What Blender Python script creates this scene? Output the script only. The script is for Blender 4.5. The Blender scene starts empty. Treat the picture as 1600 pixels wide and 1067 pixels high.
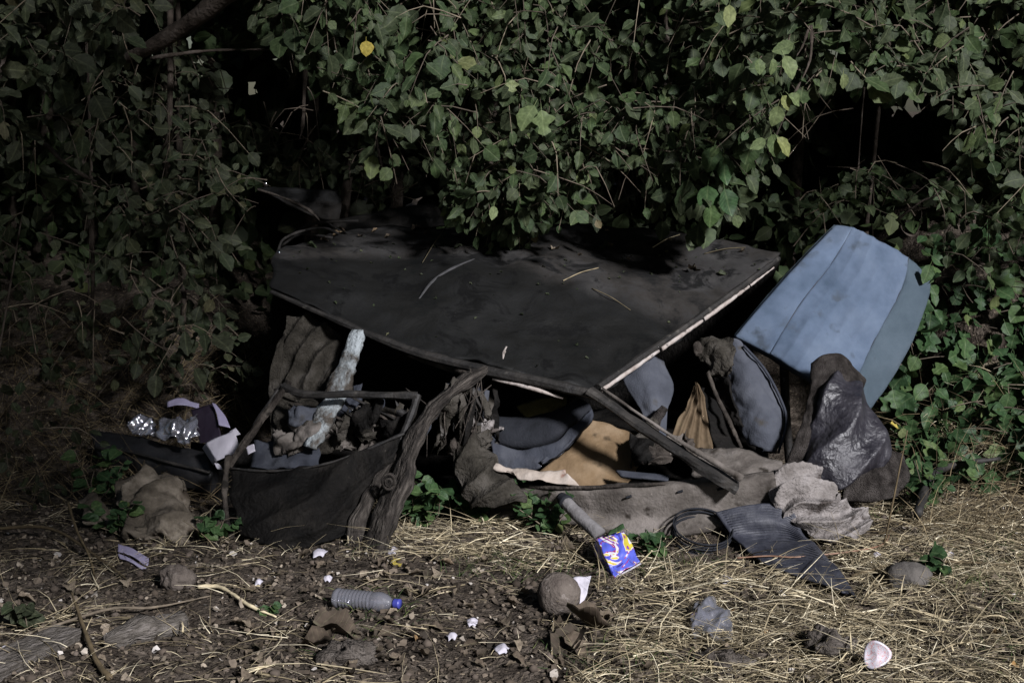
import bpy, bmesh, math, random
import numpy as np
from mathutils import Vector, Matrix, noise
from mathutils.bvhtree import BVHTree

random.seed(7); rng = np.random.default_rng(7)
scene = bpy.context.scene
col = scene.collection

# ------------------------------------------------------------------ camera
CAM = Vector((0.0, 0.0, 1.6)); PITCH = math.radians(9.2); FPX = 1600*50/36.0
cd = bpy.data.cameras.new('camera'); cd.lens = 50; cd.sensor_width = 36; cd.clip_end = 2000
cam = bpy.data.objects.new('camera', cd); col.objects.link(cam)
cam.location = CAM; cam.rotation_euler = (math.radians(90)-PITCH, 0, 0)
scene.camera = cam

# ------------------------------------------------------------------ light (night, one hard cool source from the right)
SUN_EL = math.radians(30.5); SUN_AZ = math.radians(58)        # azimuth from +X towards the camera
SUN = Vector((math.cos(SUN_EL)*math.cos(SUN_AZ), -math.cos(SUN_EL)*math.sin(SUN_AZ), math.sin(SUN_EL)))
world = bpy.data.worlds.new('World'); scene.world = world; world.use_nodes = True
wn = world.node_tree.nodes; wl = world.node_tree.links
sky = wn.new('ShaderNodeTexSky'); sky.sky_type = 'NISHITA'; sky.sun_disc = False
sky.sun_elevation = SUN_EL; sky.sun_rotation = math.atan2(SUN.x, SUN.y)
wl.new(sky.outputs[0], wn['Background'].inputs[0]); wn['Background'].inputs[1].default_value = 0.016
sd = bpy.data.lights.new('sun', 'SUN'); sd.energy = 4.9; sd.angle = math.radians(6); sd.color = (0.97, 0.96, 1.0)
so = bpy.data.objects.new('sun', sd); col.objects.link(so)
so.rotation_euler = SUN.to_track_quat('Z', 'Y').to_euler(); so.location = SUN*20
scene.view_settings.view_transform = 'Standard'; scene.view_settings.look = 'None'
scene.view_settings.exposure = 0.66; scene.view_settings.gamma = 1.0
scene.cycles.max_bounces = 6; scene.cycles.transparent_max_bounces = 12

# ------------------------------------------------------------------ pixel helpers (pixel = direction, distance from what it touches)
CT, ST = math.cos(PITCH), math.sin(PITCH)
def ray(px, py):
    u = (px-800)/FPX; v = (533.5-py)/FPX
    return Vector((u, CT+v*ST, -ST+v*CT))
def at(px, py, y):
    d = ray(px, py); return CAM + d*(y/d.y)
def pix(p):
    q = Vector(p)-CAM; f = q.y*CT-q.z*ST; v = q.y*ST+q.z*CT
    return 800+FPX*q.x/f, 533.5-FPX*v/f

# ------------------------------------------------------------------ materials
def nodes_of(name):
    m = bpy.data.materials.new(name); m.use_nodes = True
    return m, m.node_tree.nodes, m.node_tree.links, m.node_tree.nodes['Principled BSDF']
def ramp(n, stops):
    r = n.new('ShaderNodeValToRGB'); e = r.color_ramp.elements
    while len(e) < len(stops): e.new(0.5)
    for k, (p, c) in enumerate(stops):
        e[k].position = p; e[k].color = (*c, 1)
    return r
def mat(name, stops, rough=0.8, scale=6, detail=6, bump=0.3, bscale=40, spec=0.3, metal=0, rough2=None, dist=0.0, bdist=0.01, speck=None, weave=0, k=0.60, grain=None):
    m, n, l, b = nodes_of(name)
    stops = [tuple(c*k for c in q) for q in stops]
    if speck: speck = (tuple(c*k for c in speck[0]), speck[1], speck[2])
    tc = n.new('ShaderNodeTexCoord'); nz = n.new('ShaderNodeTexNoise')
    nz.inputs['Scale'].default_value = scale; nz.inputs['Detail'].default_value = detail
    nz.inputs['Roughness'].default_value = 0.62; nz.inputs['Distortion'].default_value = dist
    vec = tc.outputs['Object']
    if grain:
        gu = n.new('ShaderNodeUVMap'); gm = n.new('ShaderNodeMapping'); gm.inputs['Scale'].default_value = (grain[0], grain[1], 1)
        l.new(gu.outputs[0], gm.inputs[0]); vec = gm.outputs[0]; nz.inputs['Scale'].default_value = 1
    l.new(vec, nz.inputs['Vector'])
    kk = len(stops)
    r = ramp(n, [(0.32+0.36*i/max(1, kk-1), c) for i, c in enumerate(stops)])
    l.new(nz.outputs['Fac'], r.inputs[0]); cout = r.outputs[0]
    if speck:
        s2 = n.new('ShaderNodeTexNoise'); s2.inputs['Scale'].default_value = speck[1]; s2.inputs['Detail'].default_value = 4
        l.new(tc.outputs['Object'], s2.inputs['Vector'])
        mr = n.new('ShaderNodeMapRange'); mr.inputs[1].default_value = speck[2]; mr.inputs[2].default_value = speck[2]+0.08
        l.new(s2.outputs['Fac'], mr.inputs[0])
        mx = n.new('ShaderNodeMixRGB'); l.new(mr.outputs[0], mx.inputs[0]); l.new(cout, mx.inputs[1])
        mx.inputs[2].default_value = (*speck[0], 1); cout = mx.outputs[0]
    l.new(cout, b.inputs['Base Color'])
    b.inputs['Roughness'].default_value = rough; b.inputs['Metallic'].default_value = metal
    b.inputs['Specular IOR Level'].default_value = spec
    if rough2 is not None:
        mr = n.new('ShaderNodeMapRange'); mr.inputs[1].default_value = .35; mr.inputs[2].default_value = .65
        mr.inputs[3].default_value = rough; mr.inputs[4].default_value = rough2
        l.new(nz.outputs['Fac'], mr.inputs[0]); l.new(mr.outputs[0], b.inputs['Roughness'])
    bz = n.new('ShaderNodeTexNoise'); bz.inputs['Scale'].default_value = bscale; bz.inputs['Detail'].default_value = 5
    l.new(tc.outputs['Object'], bz.inputs['Vector']); hgt = bz.outputs['Fac']
    if grain:
        g2 = n.new('ShaderNodeTexNoise'); g2.inputs['Scale'].default_value = 1.8; g2.inputs['Detail'].default_value = 6; g2.inputs['Distortion'].default_value = dist
        l.new(vec, g2.inputs['Vector']); ga = n.new('ShaderNodeMath'); ga.operation = 'MULTIPLY_ADD'; ga.inputs[1].default_value = 2.2
        l.new(g2.outputs['Fac'], ga.inputs[0]); l.new(hgt, ga.inputs[2]); hgt = ga.outputs[0]
    if weave:
        w1 = n.new('ShaderNodeTexWave'); w1.inputs['Scale'].default_value = weave; w1.bands_direction = 'X'
        w2 = n.new('ShaderNodeTexWave'); w2.inputs['Scale'].default_value = weave; w2.bands_direction = 'Y'
        uv = n.new('ShaderNodeUVMap')
        l.new(uv.outputs[0], w1.inputs[0]); l.new(uv.outputs[0], w2.inputs[0])
        ad = n.new('ShaderNodeMath'); ad.operation = 'MULTIPLY_ADD'
        l.new(w1.outputs['Fac'], ad.inputs[0]); l.new(w2.outputs['Fac'], ad.inputs[1]); l.new(hgt, ad.inputs[2]); hgt = ad.outputs[0]
    bp = n.new('ShaderNodeBump'); bp.inputs['Strength'].default_value = bump; bp.inputs['Distance'].default_value = bdist
    l.new(hgt, bp.inputs['Height']); l.new(bp.outputs[0], b.inputs['Normal'])
    return m

def leaf_mat(name, stops, rough=0.5, trans=0.25):
    m, n, l, b = nodes_of(name)
    g = n.new('ShaderNodeNewGeometry'); oi = n.new('ShaderNodeObjectInfo')
    ad = n.new('ShaderNodeMath'); ad.operation = 'ADD'
    l.new(g.outputs['Random Per Island'], ad.inputs[0]); l.new(oi.outputs['Random'], ad.inputs[1])
    fr = n.new('ShaderNodeMath'); fr.operation = 'FRACT'; l.new(ad.outputs[0], fr.inputs[0])
    r = ramp(n, stops); l.new(fr.outputs[0], r.inputs[0])
    uv = n.new('ShaderNodeUVMap'); sp = n.new('ShaderNodeSeparateXYZ'); l.new(uv.outputs[0], sp.inputs[0])
    # midrib and side veins from the leaf's own uv
    a = n.new('ShaderNodeMath'); a.operation = 'SUBTRACT'; l.new(sp.outputs[0], a.inputs[0]); a.inputs[1].default_value = .5
    ab = n.new('ShaderNodeMath'); ab.operation = 'ABSOLUTE'; l.new(a.outputs[0], ab.inputs[0])
    v = n.new('ShaderNodeMath'); v.operation = 'MULTIPLY_ADD'; l.new(ab.outputs[0], v.inputs[0]); v.inputs[1].default_value = -.8
    l.new(sp.outputs[1], v.inputs[2])
    sn = n.new('ShaderNodeMath'); sn.operation = 'MULTIPLY'; l.new(v.outputs[0], sn.inputs[0]); sn.inputs[1].default_value = 48
    si = n.new('ShaderNodeMath'); si.operation = 'SINE'; l.new(sn.outputs[0], si.inputs[0])
    s1 = n.new('ShaderNodeMapRange'); s1.inputs[1].default_value = .86; s1.inputs[2].default_value = 1.0; s1.inputs[4].default_value = .35
    l.new(si.outputs[0], s1.inputs[0])
    mr = n.new('ShaderNodeMapRange'); mr.inputs[1].default_value = .035; mr.inputs[2].default_value = .012; mr.inputs[4].default_value = .6
    l.new(ab.outputs[0], mr.inputs[0])
    mx0 = n.new('ShaderNodeMath'); mx0.operation = 'MAXIMUM'; l.new(mr.outputs[0], mx0.inputs[0]); l.new(s1.outputs[0], mx0.inputs[1])
    mx = n.new('ShaderNodeMixRGB'); mx.blend_type = 'ADD'; l.new(mx0.outputs[0], mx.inputs[0]); l.new(r.outputs[0], mx.inputs[1])
    mx.inputs[2].default_value = (.05, .055, .03, 1)
    tc = n.new('ShaderNodeTexCoord'); nz = n.new('ShaderNodeTexNoise'); nz.inputs['Scale'].default_value = 5; nz.inputs['Detail'].default_value = 4
    l.new(tc.outputs['Object'], nz.inputs['Vector'])
    rr = ramp(n, [(.35, (.62, .62, .6)), (.65, (1.25, 1.22, 1.2))]); l.new(nz.outputs['Fac'], rr.inputs[0])
    ml = n.new('ShaderNodeMixRGB'); ml.blend_type = 'MULTIPLY'; ml.inputs[0].default_value = .9
    l.new(mx.outputs[0], ml.inputs[1]); l.new(rr.outputs[0], ml.inputs[2])
    l.new(ml.outputs[0], b.inputs['Base Color']); b.inputs['Roughness'].default_value = rough
    b.inputs['Specular IOR Level'].default_value = .16
    bp = n.new('ShaderNodeBump'); bp.inputs['Strength'].default_value = .35; bp.inputs['Distance'].default_value = .004; bp.invert = True
    l.new(mx0.outputs[0], bp.inputs['Height']); l.new(bp.outputs[0], b.inputs['Normal'])
    tr = n.new('ShaderNodeBsdfTranslucent'); l.new(ml.outputs[0], tr.inputs[0])
    ms = n.new('ShaderNodeMixShader'); ms.inputs[0].default_value = trans
    l.new(b.outputs[0], ms.inputs[1]); l.new(tr.outputs[0], ms.inputs[2])
    l.new(ms.outputs[0], n['Material Output'].inputs[0])
    return m

def rand_mat(name, stops, rough=.85):
    m, n, l, b = nodes_of(name)
    g = n.new('ShaderNodeNewGeometry'); oi = n.new('ShaderNodeObjectInfo')
    ad = n.new('ShaderNodeMath'); ad.operation = 'ADD'
    l.new(g.outputs['Random Per Island'], ad.inputs[0]); l.new(oi.outputs['Random'], ad.inputs[1])
    fr = n.new('ShaderNodeMath'); fr.operation = 'FRACT'; l.new(ad.outputs[0], fr.inputs[0])
    r = ramp(n, stops); l.new(fr.outputs[0], r.inputs[0])
    tc = n.new('ShaderNodeTexCoord'); nz = n.new('ShaderNodeTexNoise'); nz.inputs['Scale'].default_value = 30; nz.inputs['Detail'].default_value = 4
    l.new(tc.outputs['Object'], nz.inputs['Vector'])
    rr = ramp(n, [(.3, (.55, .55, .55)), (.7, (1.2, 1.2, 1.2))]); l.new(nz.outputs['Fac'], rr.inputs[0])
    ml = n.new('ShaderNodeMixRGB'); ml.blend_type = 'MULTIPLY'; ml.inputs[0].default_value = 1
    l.new(r.outputs[0], ml.inputs[1]); l.new(rr.outputs[0], ml.inputs[2])
    l.new(ml.outputs[0], b.inputs['Base Color']); b.inputs['Roughness'].default_value = rough; b.inputs['Specular IOR Level'].default_value = .2
    return m

M = {}
M['soil'] = mat('soil', [(.016, .012, .009), (.052, .042, .033), (.12, .099, .080)], .95, 11, 10, 1.0, 70, .1, bdist=.03, speck=((.19, .155, .11), 60, .60), k=1.0)
M['leaf'] = leaf_mat('leaf_green', [(0, (.020, .032, .014)), (.2, (.036, .046, .025)), (.45, (.026, .045, .019)), (.65, (.044, .056, .028)), (.85, (.034, .058, .022)), (.96, (.055, .076, .030)), (.997, (.075, .095, .034)), (1, (.10, .075, .045))], .58)
M['leaf_dusty'] = leaf_mat('leaf_dusty', [(0, (.022, .028, .016)), (.4, (.036, .041, .025)), (.8, (.029, .041, .021)), (.97, (.055, .060, .032)), (1, (.075, .070, .038))], .62)
M['leaf_pale'] = leaf_mat('leaf_pale', [(0, (.065, .095, .038)), (.5, (.10, .135, .058)), (.8, (.14, .17, .078)), (1, (.16, .175, .06))], .55)
M['leaf_ivy'] = leaf_mat('leaf_ivy', [(0, (.018, .042, .017)), (.4, (.028, .060, .024)), (.75, (.038, .075, .028)), (.96, (.060, .098, .034)), (1, (.09, .11, .04))], .5)
M['leaf_dead'] = leaf_mat('leaf_dead', [(0, (.035, .028, .021)), (.35, (.075, .058, .043)), (.7, (.13, .105, .078)), (.93, (.20, .165, .125)), (1, (.24, .14, .05))], .8, .1)
M['leaf_yellow'] = leaf_mat('leaf_yellow', [(0, (.36, .29, .06)), (1, (.44, .36, .09))], .5)
M['straw'] = rand_mat('straw', [(0, (.06, .05, .03)), (.25, (.16, .13, .08)), (.55, (.34, .28, .175)), (.8, (.54, .46, .30)), (1, (.70, .63, .46))])
M['drystalk'] = rand_mat('dry_stalk', [(0, (.05, .038, .022)), (.5, (.12, .09, .05)), (1, (.24, .19, .11))])
M['greengrass'] = rand_mat('green_grass', [(0, (.03, .055, .02)), (.6, (.06, .09, .03)), (1, (.13, .15, .05))])
M['chips'] = rand_mat('litter', [(0, (.025, .02, .015)), (.45, (.07, .055, .041)), (.8, (.14, .112, .084)), (.96, (.26, .22, .17)), (1, (.45, .42, .39))])
M['clod'] = rand_mat('clod', [(0, (.03, .023, .017)), (.6, (.06, .047, .035)), (1, (.1, .08, .065))], .95)
M['bark'] = mat('bark', [(.035, .028, .022), (.075, .06, .048), (.12, .10, .085)], .9, 14, 8, .8, 60, .1)
M['twig'] = rand_mat('twig', [(0, (.05, .04, .03)), (.6, (.10, .08, .06)), (1, (.17, .14, .10))])
M['stone'] = mat('stone', [(.075, .06, .052), (.12, .10, .085), (.16, .135, .115)], .9, 12, 8, .9, 80, .15, k=.75, speck=((.22, .19, .17), 45, .63))
M['clod_pale'] = mat('dry_clod', [(.04, .034, .028), (.10, .086, .074), (.17, .15, .132)], .95, 16, 11, 1.0, 90, .1, k=.85, bdist=.03)
M['stone_grey'] = mat('stone_grey', [(.07, .063, .058), (.12, .11, .10), (.17, .155, .14)], .9, 9, 8, .6, 70, .15)

# roof paint: dusty black paint, rear half painted lighter against foliage shade, peeled glossy patches
def roof_mat():
    m, n, l, b = nodes_of('roof_paint')
    tc = n.new('ShaderNodeTexCoord')
    n1 = n.new('ShaderNodeTexNoise'); n1.inputs['Scale'].default_value = 2.6; n1.inputs['Detail'].default_value = 9; n1.inputs['Roughness'].default_value = .68
    n2 = n.new('ShaderNodeTexNoise'); n2.inputs['Scale'].default_value = 160; n2.inputs['Detail'].default_value = 3
    n3 = n.new('ShaderNodeTexNoise'); n3.inputs['Scale'].default_value = 5; n3.inputs['Detail'].default_value = 10; n3.inputs['Roughness'].default_value = .7; n3.inputs['Distortion'].default_value = .6
    for k in (n1, n2, n3): l.new(tc.outputs['Object'], k.inputs['Vector'])
    dust_lit = ramp(n, [(.36, (.006, .006, .006)), (.46, (.021, .019, .017)), (.54, (.026, .025, .0245)), (.68, (.042, .040, .038))]); l.new(n1.outputs['Fac'], dust_lit.inputs[0])
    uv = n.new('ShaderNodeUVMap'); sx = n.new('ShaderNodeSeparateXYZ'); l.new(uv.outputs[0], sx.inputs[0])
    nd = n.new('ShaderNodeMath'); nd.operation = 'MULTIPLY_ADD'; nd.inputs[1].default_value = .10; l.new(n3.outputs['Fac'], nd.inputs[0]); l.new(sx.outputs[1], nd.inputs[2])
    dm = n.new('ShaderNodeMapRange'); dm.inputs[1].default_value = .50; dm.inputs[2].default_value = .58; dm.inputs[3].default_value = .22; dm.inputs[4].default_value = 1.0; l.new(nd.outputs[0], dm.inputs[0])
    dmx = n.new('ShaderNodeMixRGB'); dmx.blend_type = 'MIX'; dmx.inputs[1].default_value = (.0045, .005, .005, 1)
    l.new(dm.outputs[0], dmx.inputs[0]); l.new(dust_lit.outputs[0], dmx.inputs[2]); dust_lit = dmx
    peel = n.new('ShaderNodeMapRange'); peel.inputs[1].default_value = .53; peel.inputs[2].default_value = .60; l.new(n3.outputs['Fac'], peel.inputs[0])
    mx = n.new('ShaderNodeMixRGB'); l.new(peel.outputs[0], mx.inputs[0]); l.new(dust_lit.outputs[0], mx.inputs[1]); mx.inputs[2].default_value = (.005, .005, .005, 1)
    sp = n.new('ShaderNodeMapRange'); sp.inputs[1].default_value = .69; sp.inputs[2].default_value = .76; sp.inputs[4].default_value = .5; l.new(n2.outputs['Fac'], sp.inputs[0])
    mx2 = n.new('ShaderNodeMixRGB'); l.new(sp.outputs[0], mx2.inputs[0]); l.new(mx.outputs[0], mx2.inputs[1]); mx2.inputs[2].default_value = (.05, .047, .045, 1)
    l.new(mx2.outputs[0], b.inputs['Base Color'])
    rg = n.new('ShaderNodeMapRange'); rg.inputs[3].default_value = .42; rg.inputs[4].default_value = .85; l.new(dm.outputs[0], rg.inputs[0]); l.new(rg.outputs[0], b.inputs['Roughness']); b.inputs['Specular IOR Level'].default_value = .16
    bp = n.new('ShaderNodeBump'); bp.inputs['Strength'].default_value = .7; bp.inputs['Distance'].default_value = .012
    l.new(n3.outputs['Fac'], bp.inputs['Height']); l.new(bp.outputs[0], b.inputs['Normal'])
    return m
M['roof'] = roof_mat()
M['blackmetal'] = mat('burnt_metal', [(.008, .007, .007), (.026, .023, .020), (.075, .066, .057)], .7, 9, 9, .5, 60, .4, dist=.4, bdist=.008, k=.42, speck=((.11, .10, .085), 25, .64))
M['rust'] = mat('dusty_rust', [(.016, .013, .011), (.06, .05, .042), (.14, .12, .10)], .85, 11, 10, .9, 70, .15, speck=((.02, .017, .014), 20, .6))
M['sill'] = mat('dusty_sill', [(.045, .038, .033), (.10, .088, .077), (.18, .16, .145)], .88, 8, 11, .5, 90, spec=.15, speck=((.03, .025, .02), 14, .60), k=.85, bdist=.008)
M['trim'] = mat('pale_trim', [(.32, .26, .23), (.48, .42, .38), (.58, .53, .50)], .7, 14, 6, .3, 60, .2, speck=((.05, .04, .035), 22, .6))
M['scrape'] = mat('scrape', [(.05, .05, .052), (.085, .083, .085)], .8, 30, 5, .2, 90, .2)
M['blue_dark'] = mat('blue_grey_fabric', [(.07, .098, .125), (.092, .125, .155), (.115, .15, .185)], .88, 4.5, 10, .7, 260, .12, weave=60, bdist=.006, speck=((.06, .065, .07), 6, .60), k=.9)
M['blue'] = mat('blue_fabric', [(.085, .125, .185), (.16, .215, .31), (.23, .295, .40)], .88, 3.2, 11, .7, 260, .12, weave=80, bdist=.006, speck=((.115, .145, .19), 9, .60), k=.70)
M['grey'] = mat('grey_fabric', [(.055, .060, .074), (.085, .092, .112), (.115, .122, .142)], .9, 5, 8, .3, 160, .1, speck=((.07, .065, .06), 9, .62))
M['darkpad'] = mat('dark_pad', [(.012, .013, .016), (.022, .024, .03), (.035, .037, .045)], .85, 7, 8, .3, 120, .15)
M['slate'] = mat('slate_fabric', [(.035, .04, .052), (.055, .06, .076), (.085, .09, .105)], .85, 7, 8, .3, 120, .15)
M['vinyl'] = mat('black_vinyl', [(.012, .011, .015), (.024, .022, .030), (.05, .047, .056)], .36, 8, 10, .8, 34, .5, rough2=.62, bdist=.014)
M['felt'] = mat('brown_felt', [(.028, .024, .022), (.085, .074, .067), (.15, .132, .122)], .98, 22, 11, 1.0, 240, .05, bdist=.03)
M['foam'] = mat('grey_foam', [(.11, .098, .09), (.20, .182, .172), (.29, .27, .265)], .95, 9, 11, .9, 90, .08, speck=((.07, .06, .055), 9, .56), k=.95, bdist=.012)
M['board'] = mat('brown_board', [(.13, .085, .045), (.22, .15, .085), (.32, .235, .15)], .85, 6, 8, .4, 60, .12, speck=((.07, .05, .03), 9, .60))
M['mustard'] = mat('mustard_cloth', [(.10, .085, .03), (.16, .135, .05), (.2, .17, .07)], .9, 8, 7, .4, 80, .1)
M['tent'] = mat('brown_leather', [(.09, .062, .035), (.16, .115, .07), (.22, .175, .10)], .8, 6, 8, .5, 40, .15, speck=((.05, .035, .02), 8, .58))
M['cover'] = mat('khaki_cover', [(.018, .016, .013), (.065, .058, .047), (.14, .127, .11)], .92, 8, 11, .9, 80, .08, speck=((.24, .225, .21), 6, .66), bdist=.015, k=.48)
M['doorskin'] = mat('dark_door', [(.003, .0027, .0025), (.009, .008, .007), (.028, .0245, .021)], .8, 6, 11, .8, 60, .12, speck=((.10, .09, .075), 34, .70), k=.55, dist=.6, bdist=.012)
M['post'] = mat('grey_post', [(.010, .008, .007), (.045, .038, .032), (.13, .113, .097)], .85, 11, 10, .7, 60, .2, dist=.5, grain=(5, 2.4), bdist=.018)
M['peeled'] = mat('peeled_wood', [(.035, .028, .022), (.07, .06, .05), (.30, .33, .34), (.40, .44, .46)], .85, 8, 9, .8, 60, .12, dist=.4, speck=((.28, .25, .13), 12, .64), bdist=.02, k=.9)
M['cream'] = mat('cream_paper', [(.34, .28, .23), (.46, .39, .33), (.55, .48, .42)], .8, 9, 6, .3, 60, .2, speck=((.3, .14, .10), 11, .66))
M['white'] = mat('white_card', [(.60, .57, .64), (.68, .65, .72)], .7, 9, 5, .15, 90, .25)
M['lav'] = mat('lavender_plastic', [(.33, .30, .44), (.42, .39, .54)], .45, 9, 5, .2, 60, .4)
M['purple'] = mat('purple_card', [(.016, .010, .020), (.03, .021, .036), (.05, .04, .058)], .5, 8, 6, .2, 60, .4)
M['sack'] = mat('beige_sack', [(.03, .025, .019), (.13, .11, .085), (.32, .275, .22)], .95, 7, 9, .7, 60, .08, speck=((.07, .055, .04), 8, .60))
M['rubber'] = mat('blue_rubber', [(.018, .020, .030), (.042, .045, .062), (.085, .088, .105)], .6, 9, 8, .3, 60, .35)
M['bumper'] = mat('black_bumper', [(.010, .010, .011), (.02, .02, .022), (.038, .037, .037)], .55, 7, 8, .3, 60, .35)
M['pipe'] = mat('grey_pipe', [(.15, .14, .14), (.22, .21, .21), (.28, .27, .27)], .85, 14, 7, .4, 80, .15)
M['plank'] = mat('grey_plank', [(.05, .043, .036), (.11, .098, .085), (.19, .17, .155)], .9, 10, 9, .9, 50, .1, dist=.5, grain=(9, 4), k=.85)
M['copper'] = mat('copper_wire', [(.25, .13, .08), (.4, .24, .16)], .45, 20, 4, .1, 60, .5)
M['cap'] = mat('blue_cap', [(.05, .06, .35), (.08, .09, .45)], .4, 10, 3, .1, 60, .5)
M['chrome'] = mat('chrome', [(.55, .55, .58), (.75, .75, .8)], .12, 10, 3, .05, 60, .5, metal=1)

def film_mat(name, tint, gloss=.35, rough=.12):
    m, n, l, b = nodes_of(name)
    t = n.new('ShaderNodeBsdfTransparent'); t.inputs[0].default_value = (*tint, 1)
    g = n.new('ShaderNodeBsdfGlossy'); g.inputs['Roughness'].default_value = rough
    d = n.new('ShaderNodeBsdfDiffuse'); d.inputs[0].default_value = (.50, .50, .56, 1)
    fr = n.new('ShaderNodeFresnel'); fr.inputs[0].default_value = 1.5
    tc = n.new('ShaderNodeTexCoord'); nz = n.new('ShaderNodeTexNoise'); nz.inputs['Scale'].default_value = 25; nz.inputs['Detail'].default_value = 4
    l.new(tc.outputs['Object'], nz.inputs['Vector'])
    bp = n.new('ShaderNodeBump'); bp.inputs['Strength'].default_value = .5; bp.inputs['Distance'].default_value = .004
    l.new(nz.outputs['Fac'], bp.inputs['Height']); l.new(bp.outputs[0], g.inputs['Normal'])
    a = n.new('ShaderNodeMath'); a.operation = 'ADD'; a.inputs[1].default_value = gloss*.4; l.new(fr.outputs[0], a.inputs[0])
    m1 = n.new('ShaderNodeMixShader'); m1.inputs[0].default_value = .22; l.new(t.outputs[0], m1.inputs[1]); l.new(d.outputs[0], m1.inputs[2])
    m2 = n.new('ShaderNodeMixShader'); l.new(a.outputs[0], m2.inputs[0]); l.new(m1.outputs[0], m2.inputs[1]); l.new(g.outputs[0], m2.inputs[2])
    l.new(m2.outputs[0], n['Material Output'].inputs[0])
    return m
M['pet'] = film_mat('clear_plastic', (.75, .75, .8), .3, .2)
M['film'] = film_mat('plastic_film', (.6, .6, .66), .7, .1)

def print_mat(name, stops, scale, uvscale=(1, 1, 1), rough=.35):
    m, n, l, b = nodes_of(name)
    uv = n.new('ShaderNodeUVMap'); mp = n.new('ShaderNodeMapping'); mp.inputs['Scale'].default_value = uvscale
    l.new(uv.outputs[0], mp.inputs[0])
    nz = n.new('ShaderNodeTexNoise'); nz.inputs['Scale'].default_value = scale; nz.inputs['Detail'].default_value = 2.5; nz.inputs['Distortion'].default_value = 2.6
    l.new(mp.outputs[0], nz.inputs['Vector'])
    r = ramp(n, stops); r.color_ramp.interpolation = 'CONSTANT'; l.new(nz.outputs['Fac'], r.inputs[0])
    l.new(r.outputs[0], b.inputs['Base Color']); b.inputs['Roughness'].default_value = rough
    return m
BL, DBL, YE, MA, WH = (.07, .09, .42), (.03, .028, .20), (.42, .35, .04), (.22, .02, .12), (.46, .45, .5)
M['carton'] = print_mat('blue_carton_print', [(0, DBL), (.34, BL), (.47, MA), (.49, WH), (.54, YE), (.62, MA), (.65, BL)], 1.15, (1, .9, 1))
M['lid'] = print_mat('printed_lid', [(0, WH), (.5, (.45, .2, .2)), (.54, WH), (.62, (.5, .36, .3)), (.66, WH)], 5)

# ------------------------------------------------------------------ object helpers
def tag(o, label=None, cat=None, group=None, kind=None):
    if label: o['label'] = label
    if cat: o['category'] = cat
    if group: o['group'] = group
    if kind: o['kind'] = kind
    return o
def thing(name, label, cat, loc, group=None):
    o = bpy.data.objects.new(name, None); o.location = loc; o.empty_display_size = .1; col.objects.link(o)
    return tag(o, label, cat, group)
def origin_of(parent):
    v = Vector((0, 0, 0)); p = parent
    while p is not None:
        v += p.location; p = p.parent
    return v
def link_mesh(name, verts, faces, material, parent=None, uvs=None, smooth=True, loc=None):
    """verts in world space; object sits at loc (or parent's origin)"""
    base = origin_of(parent) if parent else Vector((0, 0, 0))
    if loc is None: loc = base if parent else sum((Vector(v) for v in verts), Vector())/len(verts)
    V = np.asarray([tuple(v) for v in verts], dtype=float) - np.array(loc)
    me = bpy.data.meshes.new(name); me.from_pydata(V.tolist(), [], faces)
    if smooth: me.polygons.foreach_set('use_smooth', [True]*len(me.polygons))
    if uvs is not None:
        ul = me.uv_layers.new(name='UVMap')
        li = np.zeros(len(me.loops), dtype=int); me.loops.foreach_get('vertex_index', li)
        ul.data.foreach_set('uv', np.asarray(uvs, dtype=np.float32)[li].ravel())
    me.materials.append(M[material]); me.update()
    o = bpy.data.objects.new(name, me); col.objects.link(o)
    if parent: o.parent = parent; o.location = Vector(loc)-base
    else: o.location = loc
    return o
def solo(o, label, cat, group=None):
    """a one-mesh thing: move its origin to its base"""
    return tag(o, label, cat, group)

def cr(p, t):
    n = len(p)-1
    if n == 0: return Vector(p[0])
    x = min(max(t, 0), 1)*n; i = min(int(x), n-1); f = x-i
    p0 = p[i-1] if i > 0 else 2*p[0]-p[1]; p1, p2 = p[i], p[i+1]; p3 = p[i+2] if i+2 <= n else 2*p[n]-p[n-1]
    return .5*((2*p1)+(p2-p0)*f+(2*p0-5*p1+4*p2-p3)*f*f+(3*p1-p0-3*p2+p3)*f**3)
def wpt(p): return p if isinstance(p, Vector) else at(*p)

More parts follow.
